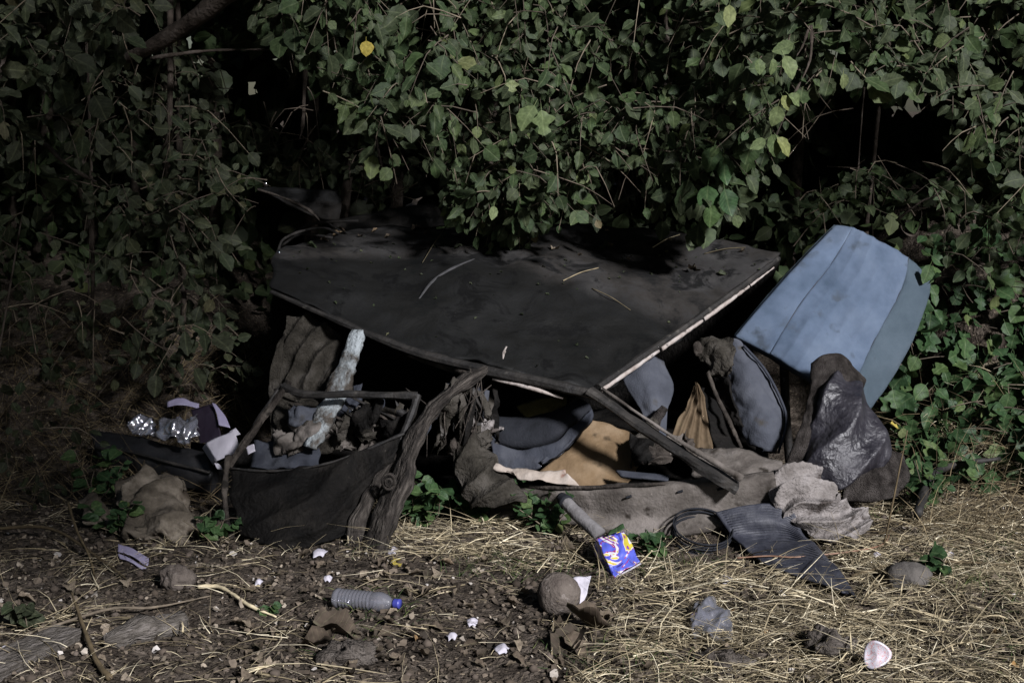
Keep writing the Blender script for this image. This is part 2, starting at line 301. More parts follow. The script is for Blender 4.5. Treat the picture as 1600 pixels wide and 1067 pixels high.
def patch(name, rows, material, parent=None, n=(24, 24), th=.01, amp=0., sc=6., puff=0., seed=0, ragged=0., ridged=0., loc=None, towards=None, seams=None, minh=None, fold=None):
    """sheet or pad through a grid of points, with thickness, wrinkles and (puff) padding"""
    R = [[wpt(p) for p in r] for r in rows]
    nu, nv = n; off = Vector((seed*13.7, seed*7.1, seed*3.3))
    P = []
    for j in range(nv+1):
        v = j/nv; rowp = None
        line = []
        for i in range(nu+1):
            u = i/nu
            line.append(cr([cr(r, u) for r in R], v))
        P.append(line)
    if ragged:
        c = sum((p for l in P for p in l), Vector())/((nu+1)*(nv+1))
        for j in range(nv+1):
            for i in range(nu+1):
                e = min(i, nu-i, j, nv-j)
                if e < 2:
                    k = noise.noise(P[j][i]*17+off)*ragged*(1 if e == 0 else .4)
                    P[j][i] = P[j][i]+(P[j][i]-c).normalized()*k
    N = []
    tgt = towards or CAM
    mid = P[nv//2][nu//2]
    a = P[nv//2][min(nu, nu//2+1)]-P[nv//2][max(0, nu//2-1)]; b = P[min(nv, nv//2+1)][nu//2]-P[max(0, nv//2-1)][nu//2]
    flip = a.cross(b).dot(tgt-mid) < 0
    for j in range(nv+1):
        l = []
        for i in range(nu+1):
            a = P[j][min(nu, i+1)]-P[j][max(0, i-1)]; b = P[min(nv, j+1)][i]-P[max(0, j-1)][i]
            q = a.cross(b); q = -q if flip else q
            l.append(q.normalized() if q.length > 1e-9 else Vector((0, -1, 0)))
        N.append(l)
    F, B, UV = [], [], []
    for j in range(nv+1):
        for i in range(nu+1):
            u, v = i/nu, j/nv; p = P[j][i]; d = 0
            if amp:
                d += amp*(noise.noise(p*sc+off)+.5*noise.noise(p*sc*2.3+off)+.25*noise.noise(p*sc*5+off))
            if ridged:
                d += ridged*(.5-abs(noise.noise(p*sc*.8+off*2))*2+.3*(.5-abs(noise.noise(p*sc*2.1-off))*2))
            e = ((1-abs(2*u-1)**4)*(1-abs(2*v-1)**4))
            if fold:
                fa, fu, fv, fn = fold
                q = math.sin((u*fu+v*fv)*math.pi+fn*noise.noise(p*4+off))
                d += fa*(1-abs(q))*(.4+.6*min(1, 4*min(u, 1-u, .25)+.3)) - fa*.4*max(0, noise.noise(p*9-off))
            if puff: d += puff*max(0, e)**.6
            if seams:
                for s in seams: d -= .010*math.exp(-((u-s)/.022)**2)
            f = p+N[j][i]*d; bk = p-N[j][i]*(th+(puff*.5*max(0, e)**.6 if puff else 0))+N[j][i]*(d if not puff else 0)
            if minh is not None:
                f.z = max(f.z, minh(f.x, f.y)+.004+.004*(th > .02)); bk.z = max(bk.z, minh(bk.x, bk.y)+.001)
            F.append(f); B.append(bk); UV.append((u, v))
    W = nu+1; K = len(F); fs = []
    for j in range(nv):
        for i in range(nu):
            q = [j*W+i, j*W+i+1, (j+1)*W+i+1, (j+1)*W+i]
            if flip: q = q[::-1]
            fs.append(q); fs.append([K+x for x in q[::-1]])
    ring = [i for i in range(nu)]+[j*W+nu for j in range(nv)]+[nv*W+i for i in range(nu, 0, -1)]+[j*W for j in range(nv, 0, -1)]
    for k in range(len(ring)):
        a, b = ring[k], ring[(k+1) % len(ring)]
        q = [b, a, K+a, K+b]
        fs.append(q[::-1] if flip else q)
    return link_mesh(name, F+B, fs, material, parent, UV+UV, loc=loc)

def tube_geo(pts, rad, sides=8, amp=0., sc=20., seed=0, flat=(1, 1), square=False, seg=None, twist=0, cap=True):
    P = [wpt(p) for p in pts]
    seg = seg or max(2, (len(P)-1)*5)
    C = [cr(P, k/seg) for k in range(seg+1)]
    rr = [np.interp(k/seg, np.linspace(0, 1, len(rad)), rad) for k in range(seg+1)] if hasattr(rad, '__len__') else [rad]*(seg+1)
    off = Vector((seed*5.3, seed*9.1, seed*2.7))
    t = (C[1]-C[0]).normalized(); up = Vector((0, 0, 1)) if abs(t.z) < .9 else Vector((0, 1, 0))
    x = t.cross(up).normalized()
    V, Fc = [], []
    for k in range(seg+1):
        t = (C[min(seg, k+1)]-C[max(0, k-1)]).normalized()
        x = (x-t*x.dot(t)).normalized(); y = x.cross(t)
        for s in range(sides):
            a = 2*math.pi*(s+.5)/sides+twist*k/seg; cx, cy = math.cos(a), math.sin(a)
            if square:
                mm = max(abs(cx), abs(cy))**.97; cx /= mm; cy /= mm
            d = x*cx*flat[0]+y*cy*flat[1]; p = C[k]+d*rr[k]
            if amp: p = p+d*amp*(noise.noise(p*sc+off)+.6*noise.noise(p*sc*2.7+off))
            V.append(p)
    for k in range(seg):
        for s in range(sides):
            a, b = k*sides+s, k*sides+(s+1) % sides
            Fc.append([a, b, b+sides, a+sides])
    if cap:
        Fc.append(list(range(sides))[::-1]); Fc.append([seg*sides+s for s in range(sides)])
    return V, Fc
def tube(name, pts, rad, material, parent=None, loc=None, **k):
    V, Fc = tube_geo(pts, rad, **k)
    sides = k.get('sides', 8); P = [wpt(p) for p in pts]; L = sum((P[i+1]-P[i]).length for i in range(len(P)-1)); rows_ = len(V)//sides
    uvs = [(abs(2*((i % sides)/sides)-1)+.37*len(name), (i//sides)/max(1, rows_-1)*L*4) for i in range(len(V))]
    return link_mesh(name, V, Fc, material, parent, loc=loc, uvs=uvs, smooth=not k.get('square', False) or sides > 12)
def blob(name, c, r, material, parent=None, amp=.15, sc=1.2, seed=0, sub=3, loc=None, floor=None):
    bm = bmesh.new(); bmesh.ops.create_icosphere(bm, subdivisions=sub, radius=1)
    off = Vector((seed*3.1, seed*1.7, seed*9.3)); V = []
    for v in bm.verts:
        q = v.co*(1+amp*(noise.noise(v.co*sc+off)+.5*noise.noise(v.co*sc*2.5+off)+.2*noise.noise(v.co*sc*7+off)))
        w = Vector((q.x*r[0], q.y*r[1], q.z*r[2]))+Vector(c)
        if floor is not None: w.z = max(w.z, floor)
        V.append(w)
    Fc = [[v.index for v in f.verts] for f in bm.faces]; bm.free()
    return link_mesh(name, V, Fc, material, parent, loc=loc)

def sstep(a, b, x):
    t = min(1, max(0, (x-a)/(b-a))); return t*t*(3-2*t)

# ------------------------------------------------------------------ ground
def hill(x, y):
    h = .40*sstep(6.9, 8.4, y)
    h += .85*sstep(1.5, 2.3, x)*sstep(5.7, 6.9, y)
    h += .50*sstep(-.95, -1.8, x)*sstep(5.7, 7.0, y)
    return h
def hgt(x, y):
    v = Vector((x, y, 0)); f = 1.0 if abs(x) < 8 and y < 12 else .5
    return hill(x, y)+f*(.030*noise.noise(v*1.7)+.020*noise.noise(v*4.3)+.012*noise.noise(v*11)+.007*noise.noise(v*27))
def axis(lo, hi, step, far):
    a = list(np.arange(lo, hi+1e-6, step)); s = step; x = a[-1]; out = []
    while x < far: s *= 1.35; x += s; out.append(x)
    s = step; x = a[0]; pre = []
    while x > -far: s *= 1.35; x -= s; pre.append(x)
    return pre[::-1]+a+out
xs = axis(-2.9, 2.9, .022, 400); ys = axis(3.2, 7.4, .022, 400)
GV = []; GF = []
for y in ys:
    for x in xs: GV.append(Vector((x, y, hgt(x, y))))
W = len(xs)
for j in range(len(ys)-1):
    for i in range(W-1): GF.append([j*W+i, j*W+i+1, (j+1)*W+i+1, (j+1)*W+i])
ground = link_mesh('ground', GV, GF, 'soil', loc=Vector((0, 0, 0))); ground['kind'] = 'structure'
gb = BVHTree.FromPolygons(GV, GF)
def g(px, py):
    h = gb.ray_cast(CAM, ray(px, py).normalized())
    return h[0]
def on(x, y, dz=0): return Vector((x, y, hgt(x, y)+dz))

# ------------------------------------------------------------------ leaves
def leaf_geo(width=.6, n=6, fold=.18, curl=.25, lobes=0, serr=.05, seed=0, wav=.03):
    r = random.Random(seed); V = []; UV = []; Fc = []
    asym = r.uniform(-.06, .06)
    for k in range(n+1):
        t = k/n
        if lobes: w = width*(.15+.85*abs(math.sin(math.pi*(t*.97+.02)))**.5*(1-.45*t))*(1+.38*math.cos(2*math.pi*(t*lobes+.2)))
        else: w = width*.5*(math.sin(math.pi*t**(.72+.28*((seed*7) % 5)/4))**.8)*(1+(serr if k % 2 else -serr))
        if k in (0, n): w = .006
        if lobes: w *= .55
        z = -curl*t*t*.6+.02*math.sin(t*9+seed)
        mx = asym*math.sin(math.pi*t)
        V += [Vector((mx-w, t, z+fold*w+wav*math.sin(t*11+seed*2))), Vector((mx, t, z-fold*w*.3)), Vector((mx+w, t, z+fold*w+wav*math.sin(t*10+1.7+seed)))]
        UV += [(.5-w*.8, t), (.5, t), (.5+w*.8, t)]
    for k in range(n):
        a = k*3
        Fc += [[a, a+1, a+4, a+3], [a+1, a+2, a+5, a+4]]
    # petiole
    b = len(V); V += [Vector((-.01, 0, 0)), Vector((.01, 0, 0)), Vector((.008, -.25, .05)), Vector((-.008, -.25, .05))]
    UV += [(.5, 0)]*4; Fc.append([b, b+1, b+2, b+3])
    return V, Fc, UV
LEAFS = {
    'ovate': [leaf_geo(.74, 8, .18, .25, 0, .06, 1), leaf_geo(.82, 8, .26, .40, 0, .07, 2), leaf_geo(.64, 8, .10, -.15, 0, .05, 3), leaf_geo(.72, 8, .40, .5, 0, .04, 4, .05), leaf_geo(.62, 8, .22, .7, 0, .06, 9, .05), leaf_geo(.9, 8, .12, .2, 0, .05, 16, .04), leaf_geo(.46, 8, .15, .3, 0, .08, 17, .03), leaf_geo(.52, 8, .6, .3, 0, .10, 18, .06), leaf_geo(.66, 8, .35, -.35, 0, .12, 19, .07)],
    'lobed': [leaf_geo(.85, 10, .15, .25, 2, .0, 5), leaf_geo(.95, 10, .22, .1, 2, .0, 6), leaf_geo(.8, 10, .3, .5, 2, 0, 7)],
    'round': [leaf_geo(.92, 7, .15, .2, 0, .03, 8), leaf_geo(.82, 7, .28, .35, 0, .04, 10), leaf_geo(.75, 7, .2, -.1, 0, .03, 11)],
    'dead': [leaf_geo(.6, 8, .9, 1.0, 0, .08, 12, .09), leaf_geo(.75, 8, .7, .6, 0, .1, 13, .1), leaf_geo(.45, 8, 1.3, -.5, 0, .08, 14, .08), leaf_geo(.9, 8, .5, .5, 2, .1, 15, .1)],
}
_lm = {}
def leaf_mesh(kind, var, material):
    key = (kind, var, material)
    if key not in _lm:
        V, Fc, UV = LEAFS[kind][var]
        me = bpy.data.meshes.new('leaf'); me.from_pydata([tuple(v) for v in V], [], Fc)
        me.polygons.foreach_set('use_smooth', [True]*len(me.polygons))
        ul = me.uv_layers.new(name='UVMap')
        for lp in me.loops: ul.data[lp.index].uv = UV[lp.vertex_index]
        me.materials.append(M[material]); _lm[key] = me
    return _lm[key]
def frame(pos, tip, nrm, size):
    y = tip.normalized(); z = nrm-y*nrm.dot(y)
    if z.length < 1e-4: z = y.orthogonal()
    z.normalize(); x = y.cross(z)
    m = Matrix((x*size, y*size, z*size)).transposed().to_4x4(); m.translation = pos
    return m
def leaf_obj(mtx, kind, var, material, parent=None, name='leaf'):
    o = bpy.data.objects.new(name, leaf_mesh(kind, var, material)); col.objects.link(o)
    if parent:
        o.parent = parent; mtx = mtx.copy(); mtx.translation = mtx.translation-origin_of(parent)
    o.matrix_basis = mtx
    return o
def leaf_stuff(name, items, material, parent=None, loc=None):
    """items: (matrix, kind, var) joined into one mesh"""
    Vs, Fs, Us = [], [], []; b = 0
    base = origin_of(parent) if parent else Vector(loc or (0, 0, 0))
    for m, kind, var in items:
        V, Fc, UV = LEAFS[kind][var]
        A = np.array([tuple(v) for v in V]); R = np.array(m.to_3x3()); T = np.array(m.translation-base)
        Vs.append(A@R.T+T); Fs += [[i+b for i in f] for f in Fc]; Us += UV; b += len(V)
    me = bpy.data.meshes.new(name); me.from_pydata(np.concatenate(Vs).tolist(), [], Fs)
    me.polygons.foreach_set('use_smooth', [True]*len(me.polygons))
    ul = me.uv_layers.new(name='UVMap'); li = np.zeros(len(me.loops), dtype=int); me.loops.foreach_get('vertex_index', li)
    ul.data.foreach_set('uv', np.asarray(Us, dtype=np.float32)[li].ravel())
    me.materials.append(M[material])
    o = bpy.data.objects.new(name, me); col.objects.link(o)
    if parent: o.parent = parent
    else: o.location = base
    o['kind'] = 'stuff'
    return o
def rv(s=1.): return Vector((random.gauss(0, s), random.gauss(0, s), random.gauss(0, s)))
def inpoly(x, y, P):
    c = False; j = len(P)-1
    for i in range(len(P)):
        if (P[i][1] > y) != (P[j][1] > y) and x < (P[j][0]-P[i][0])*(y-P[i][1])/(P[j][1]-P[i][1])+P[i][0]: c = not c
        j = i
    return c
HOLES = [[(395, 278), (540, 285), (600, 320), (680, 330), (560, 380), (430, 405), (395, 340)],
         [(1230, 200), (1270, 150), (1340, 140), (1450, 150), (1485, 190), (1485, 260), (1430, 300), (1390, 290), (1370, 250), (1300, 260), (1270, 300), (1225, 270)],
         [(350, 90), (430, 70), (500, 120), (520, 200), (480, 240), (400, 190), (340, 150)],
         [(600, 280), (690, 270), (680, 330), (600, 340)], [(640, 0), (690, 0), (690, 60), (650, 70)],
         [(930, 270), (1000, 260), (1010, 330), (930, 335)]]

class Bush:
    def __init__(s, name, label, loc, material='leaf', kind='ovate', group=None, cat='bush'):
        s.o = thing(name, label, cat, loc, group); s.mat = material; s.kind = kind; s.L = []; s.T = []
    def add(s, pos, tip, nrm, size, kind=None, force=False):
        if not force:
            x, y = pix(pos+tip.normalized()*size*.5)
            for h in HOLES:
                if inpoly(x, y, h): return
        k = kind or s.kind
        s.L.append((frame(pos, tip, nrm, size), k, random.randrange(len(LEAFS[k])), pos, size))
    def spray(s, p0, p1, n, size, droop=.08, r=.0035, spread=.8, kind=None):
        mid = (p0+p1)*.5+Vector((0, 0, droop))+rv(.02)
        pts = [p0, mid, p1]
        s.T.append((pts, [r, r*.7, r*.3]))
        d = (p1-p0).normalized(); side = d.cross(Vector((random.gauss(0, .3), -1, random.gauss(0, .3)))).normalized()
        for k in range(n):
            t = (k+.6)/n; p = cr(pts, t)
            sg = 1 if k % 2 else -1
            if k == n-1: tip = d*1.0+Vector((0, 0, -.4))+rv(.2)
            else: tip = d*.45+side*sg*spread+Vector((0, 0, -.35))+rv(.42)
            nr = Vector((.22, -.85, .45))+side*sg*.2+rv(.42)
            sz = size*(random.uniform(.42, .9) if random.random() < .6 else random.uniform(.85, 1.4))
            s.add(p+tip.normalized()*sz*.22, tip, nr, sz, kind)
    def region(s, poly, d0, d1, nspray, size, nl=(5, 9), length=(.18, .38), lean=(0, 0), kind=None):
        xs_ = [p[0] for p in poly]; ys_ = [p[1] for p in poly]; c = 0; tries = 0
        while c < nspray and tries < 5000:
            tries += 1
            x, y = random.uniform(min(xs_), max(xs_)), random.uniform(min(ys_), max(ys_))
            if not inpoly(x, y, poly): continue
            c += 1
            p = at(x, y, random.uniform(d0, d1)); L = random.uniform(*length)
            dr = Vector((random.gauss(lean[0], .55), random.gauss(-.2, .3), random.gauss(-.55+lean[1], .35))).normalized()*L
            s.spray(p-dr*.55, p+dr*.45, random.randint(*nl), size, droop=random.uniform(.02, .07))
    def finish(s, cap=270, limbs=(), twigs=True, trunk_r=.03):
        for k, (pts, rad) in enumerate(limbs):
            tube('trunk' if k == 0 else 'branch', pts, rad, 'bark', s.o, sides=8, amp=.006, sc=14, seed=k)
        vis = []
        for it in s.L:
            x, y = pix(it[3]); infr = -30 < x < 1630 and -30 < y < 1090
            vis.append((it[4]/it[3].y if infr else 0, it))
        vis.sort(key=lambda q: -q[0])
        near = [q for q in vis if q[0] > 0]
        near.sort(key=lambda q: q[1][3].y-q[1][4]*3)
        pick = near[:cap]; ids = {id(q[1]) for q in pick}
        for q in pick: leaf_obj(q[1][0], q[1][1], q[1][2], s.mat, s.o)
        rest = [(it[0], it[1], it[2]) for it in s.L if id(it) not in ids]
        if rest: leaf_stuff('crown', rest, s.mat, s.o)
        if twigs and s.T:
            V, Fc = [], []
            for pts, rad in s.T:
                v, f = tube_geo(pts, rad, sides=4, seg=4, cap=False); b = len(V); V += v; Fc += [[i+b for i in q] for q in f]
            link_mesh('twigs', V, Fc, 'twig', s.o)['kind'] = 'stuff'

def limb(*pts): return [wpt(p) for p in pts]
def make_bush(name, label, root_px, root_y, material, regions, group='bushes of the overgrown hedge', kind='ovate', extra=(), cap=270, r=.035, hooks=None):
    root_y += .9; x = (root_px-800)/FPX*root_y; base = on(x, root_y, -.03)
    B = Bush(name, label, base, material, kind, group)
    tops = []
    for rg in regions:
        poly, d0, d1, n, size = rg[:5]; kw = rg[5] if len(rg) > 5 else {}
        B.region(poly, d0, d1, n, size, **kw)
        cx = sum(p[0] for p in poly)/len(poly); cy = min(p[1] for p in poly)
        tops.append(at(cx, cy, (d0+d1)/2+.15))
    lb = []
    z0 = base.z
    fork = Vector((base.x+.1, base.y-.10, max(z0+.9, 2.3)))
    lb.append(([base, base+Vector((.06, .02, .4)), fork, Vector((base.x, base.y-.45, 2.9))], [r*1.5, r*1.2, r, r*.5]))
    for t in tops:
        lb.append(([fork, (fork+t)*.5+Vector((0, .1, .25)), t, t+Vector((0, -.15, -.12))], [r*.7, r*.5, r*.3, r*.12]))
    if hooks: hooks(B)
    B.finish(cap, lb+list(extra))
    return B

# ================================================================== WRECKED CAR
car = thing('wrecked_car', 'crushed rusting car shell with a caved-in black roof lying under the hedge', 'car wreck', on(.1, 6.0))
ROOF = [[(422, 453, 5.95), (530, 498, 5.80), (640, 541, 5.65), (760, 573, 5.52), (850, 592, 5.42), (937, 612, 5.35)],
        [(424, 432, 6.05), (560, 446, 6.05), (700, 470, 5.93), (830, 500, 5.80), (930, 530, 5.72), (1010, 560, 5.62)],
        [(428, 413, 6.12), (590, 397, 6.42), (740, 396, 6.35), (880, 436, 6.10), (1010, 482, 5.98), (1088, 505, 5.90)],
        [(432, 400, 6.20), (560, 380, 6.60), (730, 374, 6.62), (900, 392, 6.52), (1050, 424, 6.35), (1155, 455, 6.15)],
        [(440, 390, 6.30), (535, 365, 6.80), (690, 351, 6.95), (870, 350, 6.95), (1050, 362, 6.75), (1220, 398, 6.42)]]
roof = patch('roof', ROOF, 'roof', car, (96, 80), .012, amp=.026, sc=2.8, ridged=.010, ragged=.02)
def bvh_of(o):
    base = origin_of(o)
    return BVHTree.FromPolygons([v.co+base for v in o.data.vertices], [list(p.vertices) for p in o.data.polygons])
roof_b = bvh_of(roof)
def onroof(px, py, dz=.004):
    h = roof_b.ray_cast(CAM, ray(px, py).normalized())
    return (h[0]+Vector((0, 0, dz)), h[1]) if h[0] is not None else (None, None)
# pale trim strip down the right roof edge (in broken lengths), dark gutter behind it
gut = tube('roof_gutter', [(934, 606, 5.36), (1010, 553, 5.63), (1088, 499, 5.91), (1155, 450, 6.16), (1216, 404, 6.40)], [.016, .015, .014, .013, .012], 'blackmetal', car, sides=8, square=True, amp=.003, sc=30)
for k, (a, b) in enumerate([(0.0, .30), (.315, .52), (.53, .80), (.81, .97)]):
    line = [at(940, 610, 5.335), at(1014, 559, 5.605), at(1092, 505, 5.885), at(1158, 457, 6.135), at(1216, 413, 6.38)]
    tube('trim_strip', [cr(line, a+(b-a)*t) for t in (0, .33, .66, 1)], [.0095, .0105, .009, .007] if k < 3 else [.007, .006, .004, .003], 'trim', gut, sides=6, flat=(.7, 1.0), amp=.003, sc=40, seed=k)
# front rail with a torn box section
rail = tube('roof_rail', [(424, 456, 5.94), (530, 502, 5.79), (640, 547, 5.64), (756, 578, 5.51), (850, 598, 5.41), (935, 618, 5.34)], [.010, .014, .020, .024, .024, .022], 'blackmetal', car, sides=8, square=True, flat=(1, .8), amp=.006, sc=18)
tube('rail_flange', [(640, 548, 5.68), (690, 570, 5.66), (745, 588, 5.6)], [.022, .020, .010], 'rust', rail, sides=8, square=True, flat=(.5, 1), amp=.005, sc=20)
tube('rail_flange', [(770, 592, 5.49), (830, 606, 5.42), (880, 622, 5.40)], [.006, .010, .004], 'trim', rail, sides=6, amp=.005, sc=40)
# scratch on the roof
pts = [onroof(*p, dz=.001)[0] for p in ((740, 405), (705, 420), (675, 440), (655, 467))]
tube('scratch', pts, [.008, .014, .012, .005], 'scrape', roof, sides=6, flat=(1, .25), amp=.003, sc=40)
pts = [onroof(*p, dz=.001)[0] for p in ((791, 542), (787, 552), (786, 561))]
tube('paint_chip', pts, [.004, .008, .003], 'trim', roof, sides=6, flat=(1, .4), amp=.003, sc=60)
# pillars
D = 5.5
post = tube('pillar', [(760, 574, 5.50), (722, 600, 5.44), (672, 645, 5.36), (646, 692, 5.28), (628, 745, 5.20), (604, 805, 5.12), (583, 872, 5.06)],
            [.022, .030, .034, .042, .048, .056, .070], 'post', car, sides=18, amp=.020, sc=8, seg=60, flat=(1, .5), square=True)
tube('pillar', [(566, 872, 5.10), (560, 815, 5.16), (590, 760, 5.24), (628, 700, 5.33)], [.050, .036, .028, .015], 'post', car, sides=12, amp=.020, sc=10, seed=4, seg=30, flat=(1, .5))
kn = at(608, 752, 5.125)
for q, (r0, dr, y0) in enumerate([(.022, .008, -.004), (.010, .006, -.010)]):
    tube('knot', [kn+Vector((math.cos(a)*r0, y0, math.sin(a)*r0*1.25)) for a in np.linspace(0, 2*math.pi, 11)], dr, 'post', post, sides=6, amp=.003, sc=50)
dp = tube('pillar', [(922, 610, 5.335), (985, 655, 5.26), (1060, 705, 5.20), (1118, 742, 5.17), (1152, 762, 5.16)], [.030, .031, .033, .036, .036], 'blackmetal', car, sides=8, square=True, flat=(1, .45), amp=.010, sc=11, seg=22, twist=.5)
tube('pillar_edge', [(940, 606, 5.34), (1000, 648, 5.26), (1070, 694, 5.20), (1120, 724, 5.17), (1160, 748, 5.15)], [.006, .007, .009, .012, .014], 'sill', dp, sides=6, amp=.004, sc=30)
# sill
SILL = [[(745, 752, 5.50), (850, 757, 5.36), (960, 757, 5.28), (1080, 748, 5.26), (1208, 738, 5.28)],
        [(748, 764, 5.47), (852, 768, 5.32), (960, 766, 5.23), (1080, 757, 5.21), (1212, 747, 5.23)],
        [(752, 776, 5.47), (858, 780, 5.32), (975, 785, 5.23), (1085, 776, 5.21), (1214, 762, 5.23)],
        [(758, 790, 5.48), (872, 798, 5.33), (990, 812, 5.24), (1095, 804, 5.22), (1216, 785, 5.24)],
        [(762, 800, 5.44), (885, 812, 5.29), (1000, 834, 5.19), (1105, 826, 5.18), (1216, 802, 5.21)]]
sill = patch('sill', SILL, 'sill', car, (60, 24), .05, amp=.010, sc=8)
for p in ((982, 776), (1062, 768), (1125, 764)):
    q = at(p[0], p[1], 5.205)
    tube('drain_hole', [q+Vector((-.010, 0, -.003)), q+Vector((.012, 0, .004))], [.005, .007], 'darkpad', sill, sides=8, flat=(1, .7))
tube('sill_rim', [(790, 757, 5.43), (870, 762, 5.30), (960, 760, 5.235), (1040, 755, 5.215)], [.006, .008, .008, .005], 'rust', sill, sides=6, amp=.004, sc=25)
patch('sill_end', [[(1094, 702, 5.5), (1150, 700, 5.46), (1222, 722, 5.40)], [(1086, 722, 5.42), (1150, 718, 5.37), (1226, 738, 5.31)], [(1080, 742, 5.36), (1150, 737, 5.31), (1222, 752, 5.27)]], 'sill', car, (26, 16), .03, amp=.018, sc=9, seed=3)
# floor pan and inner walls (mostly in the dark)
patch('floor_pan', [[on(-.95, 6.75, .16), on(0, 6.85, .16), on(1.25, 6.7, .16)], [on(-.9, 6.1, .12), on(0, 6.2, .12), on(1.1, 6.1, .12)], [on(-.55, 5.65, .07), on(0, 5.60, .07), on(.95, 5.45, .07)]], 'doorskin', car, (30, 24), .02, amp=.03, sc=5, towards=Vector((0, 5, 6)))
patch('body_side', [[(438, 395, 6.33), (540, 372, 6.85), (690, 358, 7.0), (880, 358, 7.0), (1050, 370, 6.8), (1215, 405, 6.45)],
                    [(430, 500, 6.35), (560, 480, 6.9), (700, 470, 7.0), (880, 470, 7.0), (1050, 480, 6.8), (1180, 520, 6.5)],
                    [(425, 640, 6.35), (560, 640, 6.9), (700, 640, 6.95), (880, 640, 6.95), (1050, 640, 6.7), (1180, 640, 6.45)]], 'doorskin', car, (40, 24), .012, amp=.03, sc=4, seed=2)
# left door: bent tube frame and torn hanging skin
tube('window_frame', [(443, 604, 5.52), (476, 616, 5.47), (560, 616, 5.45), (652, 619, 5.42)], [.016, .015, .014, .015], 'blackmetal', car, sides=8, square=True, amp=.005, sc=20)
tube('window_frame', [(652, 617, 5.43), (642, 648, 5.39), (626, 688, 5.34)], [.016, .015, .012], 'blackmetal', car, sides=8, square=True, amp=.005, sc=20)
tube('window_frame', [(452, 596, 5.53), (424, 635, 5.47), (388, 684, 5.40), (358, 730, 5.34)], [.015, .019, .020, .012], 'rust', car, sides=8, square=True, flat=(1, .6), amp=.006, sc=20)
tube('window_frame', [(440, 600, 5.55), (402, 660, 5.46), (370, 712, 5.39)], [.010, .013, .009], 'blackmetal', car, sides=6, amp=.005, sc=20)
tube('door_post', [(357, 712, 5.35), (351, 760, 5.28), (354, 810, 5.22), (362, 842, 5.18)], [.013, .012, .011, .010], 'rust', car, sides=8, amp=.005, sc=20)
dsk = patch('door_skin', [[(360, 732, 5.32), (415, 737, 5.30), (494, 729, 5.30), (565, 706, 5.32), (632, 678, 5.34)],
                    [(362, 770, 5.26), (425, 775, 5.20), (500, 768, 5.20), (565, 745, 5.26), (618, 712, 5.31)],
                    [(366, 805, 5.20), (428, 812, 5.13), (500, 806, 5.13), (560, 785, 5.21), (600, 752, 5.28)],
                    [(374, 836, 5.16), (420, 852, 5.08), (478, 856, 5.08), (540, 832, 5.15), (580, 790, 5.24)]], 'doorskin', car, (64, 48), .006, amp=.012, sc=7, ridged=.008, ragged=.02, seed=5, fold=(.020, 2.6, 2.2, 1.6))
tube('door_edge', [(360, 731, 5.31), (415, 736, 5.29), (494, 728, 5.29), (565, 705, 5.31), (632, 677, 5.33)], [.004, .005, .005, .006, .008], 'blackmetal', dsk, sides=6, amp=.004, sc=25)
# torn lining and wires under the front rail
for k in range(34):
    if k < 20: ax_, ay_ = random.uniform(692, 785), random.uniform(590, 625); bx_, by_ = ax_+random.gauss(-10, 18), ay_+random.uniform(50, 130); y0 = random.uniform(5.42, 5.60)
    else: ax_, ay_ = random.uniform(540, 650), random.uniform(622, 650); bx_, by_ = ax_+random.gauss(0, 22), ay_+random.uniform(25, 70); y0 = random.uniform(5.45, 5.65)
    w = random.uniform(4, 13); mx_, my_ = (ax_+bx_)/2+random.gauss(0, 8), (ay_+by_)/2
    patch('torn_lining', [[(ax_-w*.5, ay_, y0), (ax_+w*.5, ay_+4, y0)], [(mx_-w*.7, my_, y0-.03), (mx_+w*.6, my_+6, y0-.01)], [(bx_-w*.3, by_, y0+.02), (bx_+w*.3, by_-9, y0-.01)]], random.choice(['rust', 'cover', 'doorskin', 'slate', 'blackmetal', 'cover']), car, (5, 16), .002, amp=.018, sc=16, ridged=.012, ragged=.016, seed=20+k)
for k in range(9):
    x0 = random.uniform(690, 790); y0 = random.uniform(575, 605); x1 = x0+random.uniform(-45, 30); y1 = random.uniform(660, 740)
    tube('wire', [(x0, y0, 5.46), ((x0+x1)/2+random.uniform(-22, 22), (y0+y1)/2, 5.40+random.uniform(-.03, .05)), (x1, y1, 5.42)], .0022, 'rust', car, sides=5, amp=.001)
# rear wing panel and bent rods at the back left
wng = patch('wing_panel', [[(404, 292, 6.45), (450, 293, 6.48), (528, 297, 6.52)], [(425, 305, 6.43), (470, 312, 6.45), (534, 318, 6.50)], [(470, 325, 6.40), (505, 340, 6.42), (530, 345, 6.48)]], 'roof', car, (20, 14), .01, amp=.01, sc=8, seed=8)
tube('wing_edge', [(402, 296, 6.40), (440, 308, 6.38), (482, 328, 6.36), (500, 345, 6.34)], [.005, .006, .009, .004], 'rust', wng, sides=6, amp=.004, sc=25)
patch('boot_panel', [[(520, 345, 7.05), (600, 328, 7.1), (680, 318, 7.15)], [(520, 362, 6.98), (600, 345, 7.02), (690, 332, 7.05)], [(520, 375, 6.9), (600, 362, 6.95), (695, 352, 7.0)]], 'blackmetal', car, (20, 10), .01, amp=.012, sc=8, seed=9)
for k, p in enumerate([((432, 402), (445, 372), (500, 356), (530, 366)), ((440, 385), (470, 366), (520, 372)), ((436, 392), (480, 352), (560, 345)), ((500, 330), (515, 350), (550, 372))]):
    tube('bent_rod', [(x, y, 6.45+.1*k) for x, y in p], .007, 'blackmetal', car, sides=6, amp=.004, sc=20)
blob('mirror_chip', at(415, 288, 6.40), (.013, .012, .014), 'chrome', car, .1, sub=2)
blob('mirror_chip', at(436, 396, 6.2), (.010, .008, .014), 'chrome', car, .2, sub=2)
